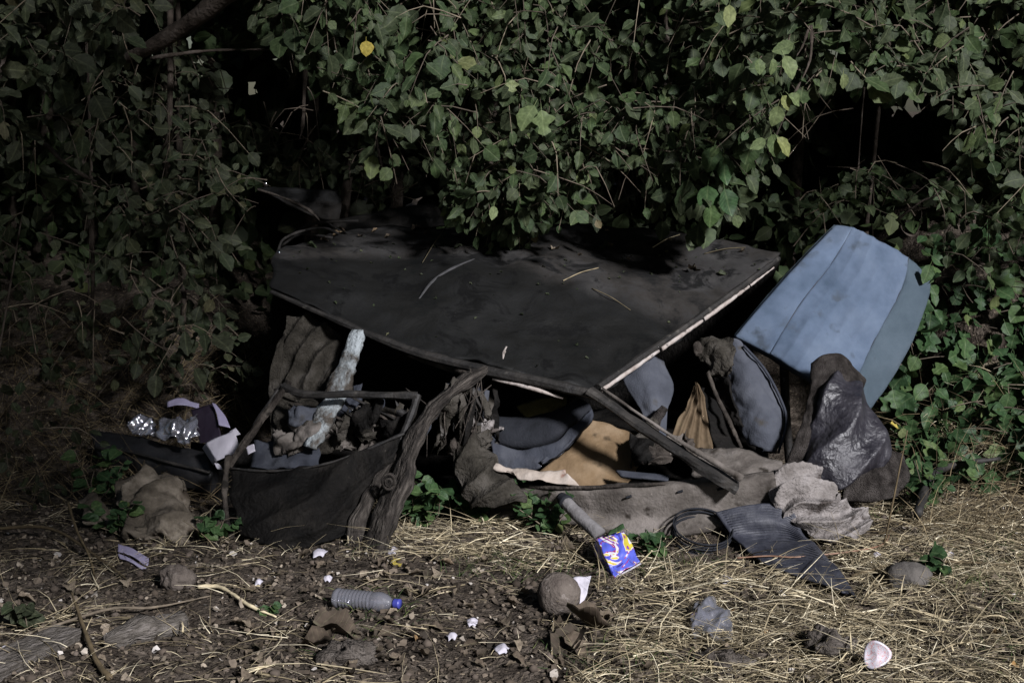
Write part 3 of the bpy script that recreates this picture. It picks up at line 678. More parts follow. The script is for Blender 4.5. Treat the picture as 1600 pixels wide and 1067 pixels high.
# bumper and low front bodywork at the left
bump = patch('bumper', [[(140, 672, 6.02), (200, 680, 5.95), (260, 694, 5.88), (325, 706, 5.80)], [(146, 690, 5.96), (205, 698, 5.88), (262, 712, 5.80), (328, 728, 5.72)],
                 [(152, 712, 5.94), (208, 720, 5.86), (264, 736, 5.78), (330, 752, 5.70)], [(170, 732, 5.96), (214, 742, 5.88), (268, 758, 5.80), (332, 772, 5.72)]], 'bumper', car, (40, 16), .05, amp=.010, sc=7, seed=6)
tube('bumper_groove', [(150, 700, 5.93), (205, 706, 5.85), (262, 722, 5.77), (328, 738, 5.69)], .007, 'blackmetal', bump, sides=6, amp=.003)
patch('wheel_arch', [[(300, 690, 6.0), (360, 700, 5.85), (420, 700, 5.75)], [(310, 730, 5.92), (345, 750, 5.75), (400, 760, 5.65)], [(318, 790, 5.80), (345, 800, 5.66), (395, 800, 5.58)]], 'doorskin', car, (24, 20), .02, amp=.02, sc=7, seed=11)
# spare panels inside, low and dark
for k, (r, mt) in enumerate([([[(500, 640, 5.75), (560, 632, 5.72), (640, 640, 5.68)], [(500, 690, 5.66), (560, 700, 5.60), (630, 690, 5.60)]], 'doorskin'),
                             ([[(560, 640, 5.62), (600, 632, 5.6), (620, 650, 5.58)], [(566, 700, 5.56), (596, 712, 5.52), (612, 690, 5.53)]], 'cover'),
                             ([[(428, 635, 5.64), (480, 622, 5.62), (520, 640, 5.6)], [(430, 690, 5.56), (480, 712, 5.5), (530, 700, 5.5)]], 'cover'),
                             ([[(400, 690, 5.58), (450, 690, 5.55), (500, 700, 5.5)], [(390, 730, 5.5), (450, 735, 5.45), (500, 730, 5.42)]], 'slate')]):
    patch('inner_panel', r, mt, car, (20, 16), .012, amp=.03, sc=9, ridged=.012, ragged=.015, seed=30+k)

for k in range(26):
    if k < 15: cx_, cy_, y0 = random.uniform(430, 640), random.uniform(632, 705), random.uniform(5.48, 5.68)
    elif k < 21: cx_, cy_, y0 = random.uniform(690, 775), random.uniform(640, 745), random.uniform(5.44, 5.55)
    else: cx_, cy_, y0 = random.uniform(985, 1090), random.uniform(690, 735), random.uniform(5.40, 5.5)
    w, h = random.uniform(14, 30), random.uniform(10, 28); tl = random.gauss(0, 12)
    patch('crumpled_sheet', [[(cx_-w, cy_-h+tl, y0+.05), (cx_, cy_-h*.8, y0+random.uniform(0, .06)), (cx_+w, cy_-h-tl, y0+.04)], [(cx_-w*.9, cy_+tl, y0), (cx_+random.gauss(0, 5), cy_, y0-random.uniform(0, .05)), (cx_+w*1.1, cy_-tl, y0)], [(cx_-w*.6, cy_+h+tl*.5, y0-.03), (cx_, cy_+h*.9, y0-.02), (cx_+w*.8, cy_+h*.8, y0-.03)]],
          random.choice(['rust', 'cover', 'slate', 'blackmetal', 'foam', 'doorskin', 'sill']), car, (18, 18), .002, amp=.012, sc=18, ridged=.016, ragged=.03, seed=200+k, fold=(.025, random.uniform(.5, 3), random.uniform(.5, 3), 2.0))
for k in range(10):
    x0, y0 = random.uniform(430, 640), random.uniform(600, 660); a = random.uniform(-.9, .9); L = random.uniform(40, 90)
    tube('bent_strip', [(x0, y0, 5.6), (x0+L*.5*math.cos(a)+random.gauss(0, 6), y0+L*.5*abs(math.sin(a))+10, 5.55), (x0+L*math.cos(a), y0+L*abs(math.sin(a))+20, 5.5)], random.uniform(.004, .009), random.choice(['rust', 'blackmetal', 'sill']), car, sides=6, flat=(1, .4), amp=.004, sc=25, seed=k)

# ------------------------------------------------------------------ seats and loose trim in and around the shell
seat = thing('discarded_seat', 'big pale blue fabric seat back leaning upright at the end of the car shell', 'seat', on(1.5, 6.0))
SB = [[(1306, 352, 6.20), (1332, 356, 6.17), (1372, 376, 6.17), (1420, 402, 6.19), (1451, 430, 6.22)],
      [(1262, 396, 6.10), (1302, 408, 6.06), (1350, 432, 6.06), (1407, 455, 6.08), (1452, 462, 6.14)],
      [(1208, 455, 5.99), (1254, 470, 5.95), (1306, 498, 5.95), (1372, 520, 5.97), (1425, 535, 6.04)],
      [(1170, 500, 5.90), (1222, 520, 5.86), (1276, 548, 5.85), (1342, 580, 5.88), (1388, 600, 5.96)],
      [(1150, 524, 5.86), (1204, 552, 5.82), (1252, 582, 5.80), (1318, 620, 5.83), (1358, 644, 5.90)]]
patch('seat_panel', [r[0:2] for r in SB], 'blue', seat, (18, 60), .05, amp=.006, sc=7, puff=.010)
patch('seat_panel', [r[1:4] for r in SB], 'blue', seat, (60, 60), .05, amp=.011, sc=6, puff=.010, seed=2, fold=(.005, 5, .0, .25))
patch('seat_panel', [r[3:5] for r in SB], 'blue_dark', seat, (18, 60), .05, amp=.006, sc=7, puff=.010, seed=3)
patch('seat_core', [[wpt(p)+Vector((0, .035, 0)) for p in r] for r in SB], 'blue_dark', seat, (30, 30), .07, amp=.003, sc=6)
for k, c in enumerate((1, 3)):
    tube('seam', [wpt(r[c])+Vector((0, .001, 0)) for r in SB], .0022, 'slate', seat, sides=6)
tube('seat_leg', [(1330, 620, 5.99), (1325, 690, 5.98), (1318, 735, 5.96)], .02, 'blackmetal', seat, sides=8)
tube('seat_leg', [(1225, 560, 5.97), (1228, 650, 5.96), (1235, 735, 5.94)], .02, 'blackmetal', seat, sides=8)

gs = thing('padded_seat', 'narrow slate grey padded seat standing on edge between shell and blue seat back', 'seat', on(.95, 5.7))
patch('pad', [[(1136, 530, 5.82), (1150, 530, 5.79), (1166, 543, 5.80)], [(1130, 575, 5.78), (1160, 568, 5.73), (1192, 576, 5.75)], [(1138, 622, 5.72), (1178, 616, 5.66), (1216, 622, 5.70)],
              [(1150, 660, 5.66), (1190, 656, 5.60), (1227, 660, 5.64)], [(1170, 694, 5.60), (1194, 702, 5.55), (1215, 708, 5.58)]], 'grey', gs, (34, 56), .04, amp=.012, sc=10, puff=.010, ridged=.009)
tube('piping', [(1162, 540, 5.76), (1194, 576, 5.72), (1219, 622, 5.67), (1229, 660, 5.61), (1216, 708, 5.55)], .006, 'slate', gs, sides=6)
patch('torn_cover', [[(1086, 532, 5.84), (1118, 522, 5.82), (1146, 528, 5.78)], [(1092, 556, 5.76), (1120, 552, 5.72), (1148, 552, 5.70)], [(1104, 584, 5.72), (1125, 592, 5.68), (1146, 580, 5.66)]], 'cover', gs, (24, 20), .012, amp=.03, sc=14, ridged=.015, ragged=.02, seed=41)
patch('torn_cover', [[(1112, 590, 5.72), (1138, 586, 5.66)], [(1124, 625, 5.68), (1146, 628, 5.62)], [(1138, 660, 5.64), (1158, 668, 5.58)]], 'doorskin', gs, (12, 20), .01, amp=.025, sc=16, ragged=.02, seed=42)
tube('seat_rod', [(1106, 582, 5.62), (1118, 615, 5.58), (1140, 660, 5.53), (1158, 700, 5.47)], [.008, .010, .010, .008], 'rust', gs, sides=6, amp=.004, sc=30)
blob('bracket', at(1090, 545, 5.72), (.02, .02, .03), 'rust', gs, .3, seed=3)
tube('seat_leg', [(1190, 690, 5.66), (1192, 740, 5.62)], .025, 'blackmetal', gs, sides=8)

tt = thing('leather_offcut', 'peaked brown leather flap standing like a tent beside the grey seat', 'leather', on(.72, 5.55))
patch('flap', [[(1086, 600, 5.72), (1089, 599, 5.72)], [(1068, 640, 5.66), (1104, 640, 5.70)], [(1050, 682, 5.58), (1112, 690, 5.60)], [(1044, 712, 5.54), (1118, 720, 5.55)]], 'tent', tt, (30, 30), .005, amp=.008, sc=10, ridged=.004, ragged=.012, seed=44, fold=(.022, 4, .4, .8))
patch('flap', [[(1089, 600, 5.73), (1093, 602, 5.74)], [(1106, 640, 5.71), (1128, 640, 5.76)], [(1114, 690, 5.62), (1150, 690, 5.68)], [(1120, 718, 5.57), (1160, 715, 5.6)]], 'doorskin', tt, (14, 24), .006, amp=.010, sc=10, ridged=.006, ragged=.012, seed=45)

bf = patch('fabric_trim', [[(985, 566, 5.78), (1012, 552, 5.80), (1036, 566, 5.84)], [(972, 590, 5.74), (1016, 590, 5.70), (1050, 600, 5.76)], [(990, 625, 5.68), (1020, 622, 5.64), (1050, 622, 5.70)], [(1004, 650, 5.62), (1024, 650, 5.60), (1042, 645, 5.62)], [(1004, 712, 5.56), (1024, 712, 5.56), (1042, 712, 5.58)]], 'grey', None, (24, 30), .02, amp=.012, sc=10, seed=46)
solo(bf, 'slate blue fabric trim hanging in shade below the pale roof strip', 'fabric')
stub = tube('broken_stub', [(1038, 636, 5.56), (1026, 656, 5.54), (1018, 678, 5.52), (1014, 712, 5.50)], [.016, .022, .024, .024], 'felt', None, sides=10, amp=.008, sc=30)
solo(stub, 'short brown broken wood stub upright beside the diagonal pillar', 'stub')

bd = patch('cardboard_sheet', [[(922, 656, 5.62), (960, 664, 5.60), (1002, 684, 5.58)], [(894, 696, 5.54), (945, 702, 5.52), (1004, 704, 5.52)], [(862, 722, 5.46), (925, 734, 5.44), (992, 734, 5.46)], [(838, 742, 5.40), (905, 762, 5.38), (982, 756, 5.40)]], 'board', None, (36, 36), .005, amp=.010, sc=8, ridged=.006, ragged=.014, seed=47)
solo(bd, 'curved sheet of ochre brown cardboard lying inside the shell above the sill', 'cardboard')
pad = thing('dark_cushion', 'black padded cushion with a slate band sagging below the roof rail', 'cushion', on(.1, 5.6))
patch('pad', [[(768, 650, 5.62), (815, 652, 5.62), (862, 645, 5.60), (905, 622, 5.58)], [(764, 668, 5.56), (815, 672, 5.54), (868, 665, 5.52), (920, 630, 5.54)], [(766, 690, 5.52), (815, 700, 5.50), (866, 688, 5.49), (922, 640, 5.52)]], 'darkpad', pad, (36, 20), .05, amp=.006, sc=8, puff=.02)
patch('band', [[(766, 692, 5.505), (815, 702, 5.485), (866, 690, 5.475), (925, 638, 5.505)], [(768, 712, 5.47), (812, 722, 5.45), (866, 708, 5.44), (926, 648, 5.49)], [(774, 728, 5.45), (812, 738, 5.43), (860, 718, 5.43), (924, 656, 5.48)]], 'slate', pad, (40, 14), .03, amp=.014, sc=11, seed=2, ridged=.008, ragged=.012)
mu = patch('mustard_cloth', [[(806, 634, 5.66), (845, 622, 5.66), (884, 618, 5.64)], [(815, 644, 5.62), (850, 640, 5.61), (885, 632, 5.60)], [(826, 656, 5.58), (852, 654, 5.57), (884, 644, 5.56)]], 'mustard', None, (20, 12), .01, amp=.008, sc=12, seed=48)
solo(mu, 'small mustard yellow cloth tucked behind the black cushion', 'cloth')
cp = patch('paper_strip', [[(756, 720, 5.40), (800, 730, 5.36), (830, 736, 5.34), (884, 735, 5.33)], [(768, 730, 5.37), (806, 738, 5.33), (836, 744, 5.31), (894, 745, 5.30)], [(786, 738, 5.35), (812, 746, 5.31), (850, 752, 5.29), (905, 759, 5.28)]], 'cream', None, (36, 10), .003, amp=.012, sc=14, ridged=.008, ragged=.02, seed=49)
solo(cp, 'curled strip of torn cream paper along the top of the sill', 'paper')
dc = patch('brown_cloth', [[(706, 690, 5.46), (740, 682, 5.44), (768, 712, 5.44)], [(712, 730, 5.40), (745, 735, 5.34), (790, 742, 5.36)], [(722, 765, 5.34), (760, 768, 5.27), (815, 765, 5.31)], [(735, 790, 5.30), (770, 792, 5.24), (822, 784, 5.28)]], 'cover', None, (50, 46), .006, amp=.010, sc=10, ridged=.008, ragged=.02, seed=50, fold=(.030, 1.6, 2.6, 2.8))
solo(dc, 'rumpled grey brown cloth draped between twisted pillar and sill', 'cloth')
tb = patch('metal_offcut', [[(962, 734, 5.34), (1010, 738, 5.31), (1046, 742, 5.29)], [(970, 742, 5.31), (1010, 746, 5.28), (1044, 750, 5.265)]], 'slate', None, (14, 6), .012, amp=.004, sc=12, seed=51)
solo(tb, 'small slate metal offcut lying on the sill under the diagonal pillar', 'metal')
sc_ = patch('seat_cover', [[(448, 496, 5.92), (490, 500, 5.92), (534, 520, 5.88)], [(440, 535, 5.86), (484, 540, 5.82), (528, 560, 5.80)], [(432, 572, 5.82), (475, 580, 5.77), (520, 592, 5.74)], [(426, 608, 5.78), (468, 612, 5.72), (514, 618, 5.70)], [(430, 690, 5.70), (468, 695, 5.65), (514, 695, 5.62)]], 'cover', None, (44, 50), .008, amp=.012, sc=9, ridged=.008, ragged=.025, seed=52, fold=(.035, 3.1, 1.7, 2.2))
solo(sc_, 'khaki torn seat cover hanging upright inside the left door opening', 'seat cover')
sc2 = patch('seat_cover', [[(436, 535, 5.74), (446, 520, 5.78)], [(424, 575, 5.70), (440, 566, 5.72)], [(420, 606, 5.68), (436, 604, 5.68)], [(424, 690, 5.6), (440, 690, 5.6)]], 'cover', None, (10, 24), .01, amp=.012, sc=10, ragged=.012, seed=53)
solo(sc2, 'narrow khaki cloth edge standing beside the torn khaki seat cover', 'seat cover')
pw = tube('peeled_log', [(558, 516, 5.74), (546, 560, 5.67), (532, 600, 5.60), (514, 640, 5.52), (500, 668, 5.47), (486, 700, 5.42)], [.028, .040, .044, .046, .042, .03], 'peeled', None, sides=14, amp=.016, sc=14, flat=(1, .4), square=True, seg=50, seed=3)
solo(pw, 'splintered whitish peeled log leaning out through the left door opening', 'log')
brk = blob('foil_wad', at(470, 650, 5.52), (.055, .04, .05), 'grey', None, .5, 2.0, seed=5)
solo(brk, 'crumpled grey foil wad caught behind the bent window frame', 'wad')

sd_ = thing('vinyl_seat', 'shiny black vinyl seat cushion with felt underside slumped against the blue seat back', 'seat', on(1.35, 5.45))
patch('vinyl_cover', [[(1282, 588, 5.62), (1312, 586, 5.59), (1346, 604, 5.60)], [(1274, 630, 5.53), (1316, 628, 5.47), (1366, 652, 5.50)], [(1262, 680, 5.46), (1320, 678, 5.38), (1392, 694, 5.44)], [(1248, 724, 5.40), (1310, 728, 5.32), (1388, 722, 5.38)], [(1258, 752, 5.37), (1300, 764, 5.31), (1350, 752, 5.35)]], 'vinyl', sd_, (54, 66), .05, amp=.010, sc=7, ridged=.006, puff=.02, seed=61, fold=(.03, 2.2, 1.8, 1.6))
patch('felt_back', [[(1266, 566, 5.66), (1290, 554, 5.66), (1322, 558, 5.66), (1352, 594, 5.66)], [(1266, 592, 5.60), (1290, 586, 5.58), (1318, 588, 5.58), (1350, 612, 5.60)], [(1272, 622, 5.555), (1290, 622, 5.525), (1316, 622, 5.52), (1356, 634, 5.545)]], 'felt', sd_, (28, 24), .03, amp=.012, sc=12, puff=.012, seed=62)
patch('felt_edge', [[(1266, 590, 5.60), (1280, 600, 5.57)], [(1262, 630, 5.54), (1276, 634, 5.50)], [(1246, 680, 5.46), (1262, 690, 5.41)], [(1228, 722, 5.40), (1250, 735, 5.36)], [(1226, 745, 5.37), (1250, 756, 5.345)]], 'felt', sd_, (10, 40), .03, amp=.010, sc=12, puff=.012, seed=63)
patch('felt_flap', [[(1330, 722, 5.36), (1372, 704, 5.40), (1412, 708, 5.46)], [(1322, 748, 5.31), (1374, 740, 5.34), (1422, 744, 5.42)], [(1318, 780, 5.27), (1370, 782, 5.28), (1405, 775, 5.36)]], 'felt', sd_, (26, 22), .03, amp=.018, sc=9, ridged=.012, seed=64)

fo = patch('foam_sheet', [[(1204, 772, 5.26), (1222, 742, 5.30), (1246, 735, 5.32), (1272, 745, 5.32), (1292, 764, 5.30)], [(1210, 790, 5.19), (1236, 766, 5.20), (1262, 766, 5.20), (1290, 776, 5.22), (1312, 792, 5.22)],
                          [(1228, 806, 5.16), (1252, 796, 5.16), (1282, 800, 5.16), (1318, 806, 5.18), (1358, 796, 5.24)], [(1246, 824, 5.14), (1264, 836, 5.12), (1290, 846, 5.10), (1320, 842, 5.12), (1362, 830, 5.17)]], 'foam', None, (80, 64), .006, amp=.008, sc=12, ridged=.010, ragged=.035, seed=65, fold=(.055, 1.0, 4.4, 1.7))
solo(fo, 'crumpled pale grey foam sheet spilling off the sill end onto straw', 'foam')
MAT = [[(1118, 800, 5.17), (1160, 790, 5.18), (1204, 787, 5.18), (1240, 800, 5.15)], [(1134, 822, 5.13), (1176, 814, 5.13), (1218, 814, 5.13), (1256, 832, 5.11)], [(1152, 850, 4.97), (1194, 845, 4.96), (1238, 846, 4.96), (1278, 860, 4.93)],
       [(1190, 880, 4.86), (1228, 876, 4.87), (1266, 878, 4.86), (1306, 890, 4.84)], [(1250, 905, 4.74), (1276, 905, 4.75), (1304, 912, 4.74), (1332, 926, 4.72)], [(1316, 928, 4.66), (1322, 929, 4.66), (1330, 932, 4.66), (1338, 938, 4.65)]]
MAT = MAT[:2]+[[at(x, y, g(x, y+8).y)+Vector((0, 0, h)) for (x, y, _) in r] for r, h in zip(MAT[2:], (.012, .012, .010, .008))]
mt = thing('rubber_mat', 'dark blue ribbed rubber car mat sliding from the sill onto straw', 'mat', on(.95, 4.95))
patch('mat_sheet', MAT, 'rubber', mt, (40, 60), .007, amp=.010, sc=6, seed=66, minh=lambda x, y: hgt(x, y)+.010)
R_ = [[wpt(p) for p in r] for r in MAT]
for k in range(30):
    v = .03+.90*k/29
    rib = []
    for t in np.linspace(.06, .94, 9):
        p = cr([cr(r, t) for r in R_], v); p.z = max(p.z, hgt(p.x, p.y)+.012); p.z += 0; rib.append(p)
    tube('rib', rib, .0013, 'rubber', mt, sides=5, seg=16)

# ring / old air filter
fr_ = thing('filter_ring', 'round black wire-wound filter ring half buried in straw beside the rubber mat', 'ring', g(1102, 862))
c0 = at(1100, 846, 5.03)
c0 = g(1100, 862)+Vector((0, .06, .065)); ax = Vector((.10, -.42, .90)).normalized(); e1 = Vector((1, 0, 0)); e1 = (e1-ax*e1.dot(ax)).normalized(); e2 = ax.cross(e1)
for k in range(7):
    rr_ = .112-.004*(k % 3); cc = c0+ax*(.009*k-.035)
    tube('ring_turn', [cc+e1*math.cos(a)*rr_+e2*math.sin(a)*rr_*.9 for a in np.linspace(0, 2*math.pi, 19)], .0036, 'darkpad', fr_, sides=5, amp=.001)

# pipe, carton, stone, bottle, small rubbish
pp = thing('grey_pipe', 'short grey pipe stub propped from the sill down to a blue carton', 'pipe', on(.25, 5.0))
tube('pipe_wall', [(882, 782, 5.17), (905, 806, 5.11), (938, 836, 5.03)], [.025, .026, .026], 'pipe', pp, sides=10, amp=.003, sc=40)
tube('pipe_mouth', [at(876, 776, 5.19), at(885, 785, 5.155)], [.020, .0295], 'darkpad', pp, sides=10)
cb = thing('blue_carton', 'crushed shiny blue snack carton with yellow and magenta print beside the pipe', 'carton', g(962, 898))
patch('carton_wall', [[(937, 847, 4.86), (974, 829, 4.90)], [(947, 872, 4.80), (988, 853, 4.84)], [(960, 901, 4.745), (1000, 878, 4.79)]], 'carton', cb, (26, 26), .004, amp=.004, sc=22, ridged=.007, ragged=.006, seed=71)
patch('carton_side', [[(931, 842, 4.95), (937, 847, 4.862)], [(930, 864, 4.90), (948, 873, 4.802)], [(946, 888, 4.85), (960, 901, 4.747)]], 'carton', cb, (14, 22), .004, amp=.004, sc=22, ridged=.005, seed=74)
patch('carton_back', [[(931, 842, 4.952), (966, 826, 4.99)], [(946, 890, 4.852), (986, 868, 4.89)]], 'carton', cb, (12, 12), .003, amp=.003, sc=22, seed=75)
patch('torn_flap', [[(950, 836, 4.93), (976, 824, 4.95)], [(954, 828, 4.96), (974, 818, 4.97)]], 'leaf_ivy', cb, (8, 6), .003, amp=.006, sc=30, seed=72)
tube('carton_rim', [(960, 902, 4.752), (978, 893, 4.742), (1001, 880, 4.80)], .0035, 'white', cb, sides=5)

def stone(name, px, py, r, label, material='stone', seed=0, dz=.5, group=None, amp=.16):
    p = g(px, py); c = p+Vector((0, r[1]*.5, r[2]*dz))
    o = blob(name, c, r, material, None, amp, 1.3, seed, 4 if r[0] > .04 else 3)
    return solo(o, label, 'stone', group)
stone('round_stone', 874, 960, (.070, .062, .072), 'egg-shaped brown stone with a white shard stuck to it', 'stone', 3, .78, amp=.09)
sh = patch('white_shard', [[(896, 902, 4.50), (910, 902, 4.50), (925, 898, 4.51)], [(900, 920, 4.47), (910, 922, 4.47), (920, 915, 4.48)], [(899, 940, 4.44), (905, 944, 4.44), (911, 940, 4.45)]], 'white', None, (14, 18), .004, amp=.008, sc=25, ragged=.012, seed=73)
solo(sh, 'jagged white plaster shard standing against the egg-shaped stone', 'shard')
stone('flat_stone', 1424, 918, (.085, .06, .05), 'flat grey stone in straw right of the rubber mat', 'stone_grey', 5, .55)
stone('dark_stone', 274, 920, (.060, .05, .05), 'dark angular stone right of the lavender plastic strip', 'stone', 6, .5, amp=.35)
stone('crumbly_stone', 1300, 1028, (.065, .05, .055), 'crumbly grey lump in straw left of the printed lid', 'clod_pale', 7, .4, amp=.7)
stone('earth_clod', 548, 1036, (.085, .06, .05), 'broad pale earth clod below the clear bottle', 'clod_pale', 8, .15, amp=.75)
stone('earth_clod', 1135, 1045, (.075, .055, .04), 'low brown earth clod below the crumpled clear plastic bag', 'clod_pale', 9, .1, amp=.8)

# bottle (lathe) lying on its side
bt = thing('plastic_bottle', 'clear ribbed plastic bottle with blue cap lying on bare soil', 'bottle', g(575, 960))
A = g(522, 954)+Vector((0, .03, .034)); Bq = g(622, 962)+Vector((0, .03, .030)); axv = (Bq-A).normalized(); LB = (Bq-A).length
prof = [(0, .004), (.0, .024), (.02, .032), (.05, .033)]
for k in range(10): prof += [(.08+.055*k, .033), (.10+.055*k, .0295), (.115+.055*k, .0305)]
prof += [(.68, .033), (.74, .032), (.82, .026), (.88, .016), (.90, .013), (.935, .013)]
e1 = axv.orthogonal().normalized(); e2 = axv.cross(e1); V = []; Fc = []; S = 24
for t, r_ in prof:
    for s in range(S):
        a = 2*math.pi*s/S; V.append(A+axv*t*LB+(e1*math.cos(a)+e2*math.sin(a))*r_)
for k in range(len(prof)-1):
    for s in range(S): Fc.append([k*S+s, k*S+(s+1) % S, (k+1)*S+(s+1) % S, (k+1)*S+s])
link_mesh('bottle_wall', V, Fc, 'pet', bt)
tube('cap', [A+axv*LB*.93, A+axv*LB*1.02], .0155, 'cap', bt, sides=16)

# rubbish heap on the left
wb = thing('white_box', 'small torn white cardboard box on the bumper beside the bent door frame', 'box', at(345, 715, 5.66))
patch('box_panel', [[(321, 692, 5.66), (345, 680, 5.66), (364, 672, 5.67)], [(328, 706, 5.62), (350, 696, 5.61), (372, 688, 5.62)], [(338, 720, 5.58), (354, 714, 5.58), (372, 706, 5.59)]], 'white', wb, (14, 14), .004, amp=.003, sc=20, ragged=.006, seed=80)
patch('box_flap', [[(358, 674, 5.67), (368, 668, 5.68)], [(364, 682, 5.64), (376, 678, 5.65)]], 'white', wb, (6, 6), .002, seed=81)
patch('box_side', [[(321, 693, 5.665), (338, 721, 5.585)], [(316, 700, 5.72), (333, 727, 5.64)]], 'white', wb, (6, 6), .004, seed=82)
ws = patch('card_scrap', [[(334, 722, 5.55), (342, 724, 5.55)], [(340, 732, 5.53), (348, 734, 5.53)]], 'white', None, (6, 6), .003, amp=.004, sc=40, ragged=.008, seed=83)
solo(ws, 'tiny white card scrap just below the torn white box', 'scrap')
ws = patch('card_scrap', [[(384, 698, 5.50), (396, 694, 5.50)], [(388, 710, 5.48), (398, 704, 5.48)]], 'white', None, (6, 6), .003, amp=.004, sc=40, ragged=.008, seed=84)
solo(ws, 'white card scrap lying inside the torn door skin', 'scrap')
pc = thing('purple_carton', 'open dark purple carton on the bumper behind the white box', 'carton', at(315, 690, 5.76))
patch('carton_wall', [[(298, 640, 5.88), (332, 630, 5.86)], [(306, 668, 5.82), (340, 660, 5.78)], [(312, 692, 5.76), (346, 686, 5.72)]], 'purple', pc, (16, 16), .006, amp=.004, sc=14, seed=85)
patch('carton_flap', [[(331, 629, 5.83), (337, 631, 5.82)], [(338, 645, 5.79), (352, 650, 5.78)], [(342, 664, 5.74), (360, 668, 5.74)]], 'lav', pc, (8, 12), .003, amp=.003, seed=86)
patch('carton_lid', [[(262, 628, 5.96), (284, 622, 5.96), (312, 630, 5.95)], [(262, 636, 5.94), (284, 632, 5.93), (310, 638, 5.92)]], 'lav', pc, (14, 6), .003, amp=.004, sc=14, ragged=.008, seed=87)
pf = patch('plastic_wrap', [[(246, 668, 5.84), (262, 656, 5.85), (286, 662, 5.84), (306, 648, 5.84)], [(250, 678, 5.80), (266, 674, 5.77), (288, 674, 5.77), (310, 664, 5.78)], [(256, 688, 5.78), (272, 690, 5.76), (292, 690, 5.74), (312, 680, 5.74)]], 'film', None, (40, 28), .003, amp=.006, sc=16, ridged=.022, ragged=.03, seed=88, fold=(.02, 3, 1.5, 2.5))
solo(pf, 'crumpled shiny clear plastic wrap on the bumper left of the purple carton', 'plastic')
pf = patch('plastic_wrap', [[(200, 660, 5.98), (220, 652, 5.98), (240, 658, 5.96)], [(204, 670, 5.94), (222, 668, 5.92), (242, 670, 5.92)], [(210, 682, 5.91), (226, 682, 5.89), (244, 684, 5.88)]], 'film', None, (30, 22), .003, amp=.006, sc=16, ridged=.022, ragged=.03, seed=89, fold=(.02, 2, 2.5, 2.5))
solo(pf, 'dim glinting plastic wrap on the outer end of the black bumper', 'plastic')
sk = thing('burst_sack', 'burst beige sack of stuffing on the ground below the black bumper', 'sack', g(240, 838))
def gz(x, y, h): return g(x, y)+Vector((0, 0, h))
patch('sack_cloth', [[gz(186, 806, .10), gz(225, 800, .16), gz(262, 806, .15), gz(296, 824, .06)], [gz(182, 826, .06), gz(222, 824, .12), gz(262, 828, .11), gz(302, 838, .04)], [gz(190, 846, .015), gz(225, 848, .03), gz(262, 850, .03), gz(298, 850, .012)]], 'sack', sk, (54, 44), .03, amp=.015, sc=10, ridged=.02, ragged=.03, seed=90, fold=(.045, 2.3, 1.6, 2.2))
patch('sack_cloth', [[gz(236, 795, .12), gz(262, 790, .14), gz(290, 796, .10)], [gz(240, 806, .10), gz(264, 804, .13), gz(292, 806, .08)]], 'sack', sk, (30, 16), .02, amp=.012, sc=12, ridged=.02, ragged=.03, seed=91)
patch('sack_scrap', [[gz(128, 812, .07), gz(150, 806, .09), gz(172, 812, .05)], [gz(132, 828, .03), gz(152, 830, .05), gz(170, 828, .02)]], 'sack', sk, (26, 16), .015, amp=.012, sc=12, ridged=.02, ragged=.03, seed=92)
blob('stuffing', gz(246, 848, .03)+Vector((0, .05, 0)), (.10, .05, .045), 'sack', sk, .5, 2.2, 93, 4)
lv = thing('plastic_strip', 'lavender white channelled plastic strip lying left of a dark stone', 'plastic strip', g(210, 880))
yb = g(210, 892).y
lvp = lambda x, y, dy=0: at(x, y, yb+dy)
patch('strip_face', [[lvp(184, 849, .10), lvp(208, 856, .10), lvp(234, 872, .08)], [lvp(184, 860, .07), lvp(206, 868, .06), lvp(231, 884, .05)]], 'lav', lv, (16, 8), .006, amp=.003, sc=20, ragged=.008, seed=94)
patch('strip_lip', [[lvp(185, 864, .05), lvp(205, 872, .045), lvp(231, 888, .04)], [lvp(188, 871, .035), lvp(206, 878, .03), lvp(230, 893, .025)]], 'lav', lv, (16, 6), .006, amp=.003, sc=20, ragged=.006, seed=95)
patch('strip_tail', [[lvp(228, 886, .04), lvp(236, 888, .04)], [lvp(236, 896, .02), lvp(244, 896, .02)], [lvp(240, 906, .0), lvp(246, 904, .0)]], 'lav', lv, (6, 10), .004, amp=.003, sc=25, seed=96)

def ground_board(name, a, b, w, h, material, label, cat, seed=0, amp=.01):
    p, q = g(*a), g(*b); p = p+Vector((0, 0, h*.6)); q = q+Vector((0, 0, h*.6))
    o = tube(name, [p, (p+q)/2, q], [w, w*1.05, w*.92], material, None, sides=12, square=True, flat=(1, h/w), amp=amp, sc=14, seed=seed, seg=20)
    return solo(o, label, cat)
ground_board('weathered_plank', (-30, 1060), (112, 992), .062, .018, 'plank', 'weathered grey plank on soil at the far left end', 'plank', 1, .004)
o = tube('rotten_log', [g(165, 1012)+Vector((0, 0, .02)), g(215, 1003)+Vector((0, 0, .03)), g(284, 988)+Vector((0, 0, .028))], [.022, .045, .036], 'plank', None, sides=14, amp=.016, sc=14, seed=2, seg=24)
solo(o, 'short split rotten log lying right of the weathered plank', 'log')
def stick(name, pts, r, material, label, cat='stick', group=None, seed=0):
    P = [g(x, y)+Vector((0, 0, dz)) for x, y, dz in pts]
    o = tube(name, P, [r*1.1, r, r*.8, r*.5], material, None, sides=7, amp=r*.4, sc=40, seed=seed, seg=24)
    return solo(o, label, cat, group)
stick('thin_branch', [(172, 1064, .01), (150, 1040, .02), (128, 985, .03), (112, 945, .05)], .008, 'drystalk', 'yellowish upright stick standing beside the weathered plank')
stick('pale_twig', [(310, 922, .012), (345, 926, .02), (390, 952, .014), (432, 966, .006)], .007, 'straw', 'pale bleached twig lying on bare soil between dark stone and bottle')
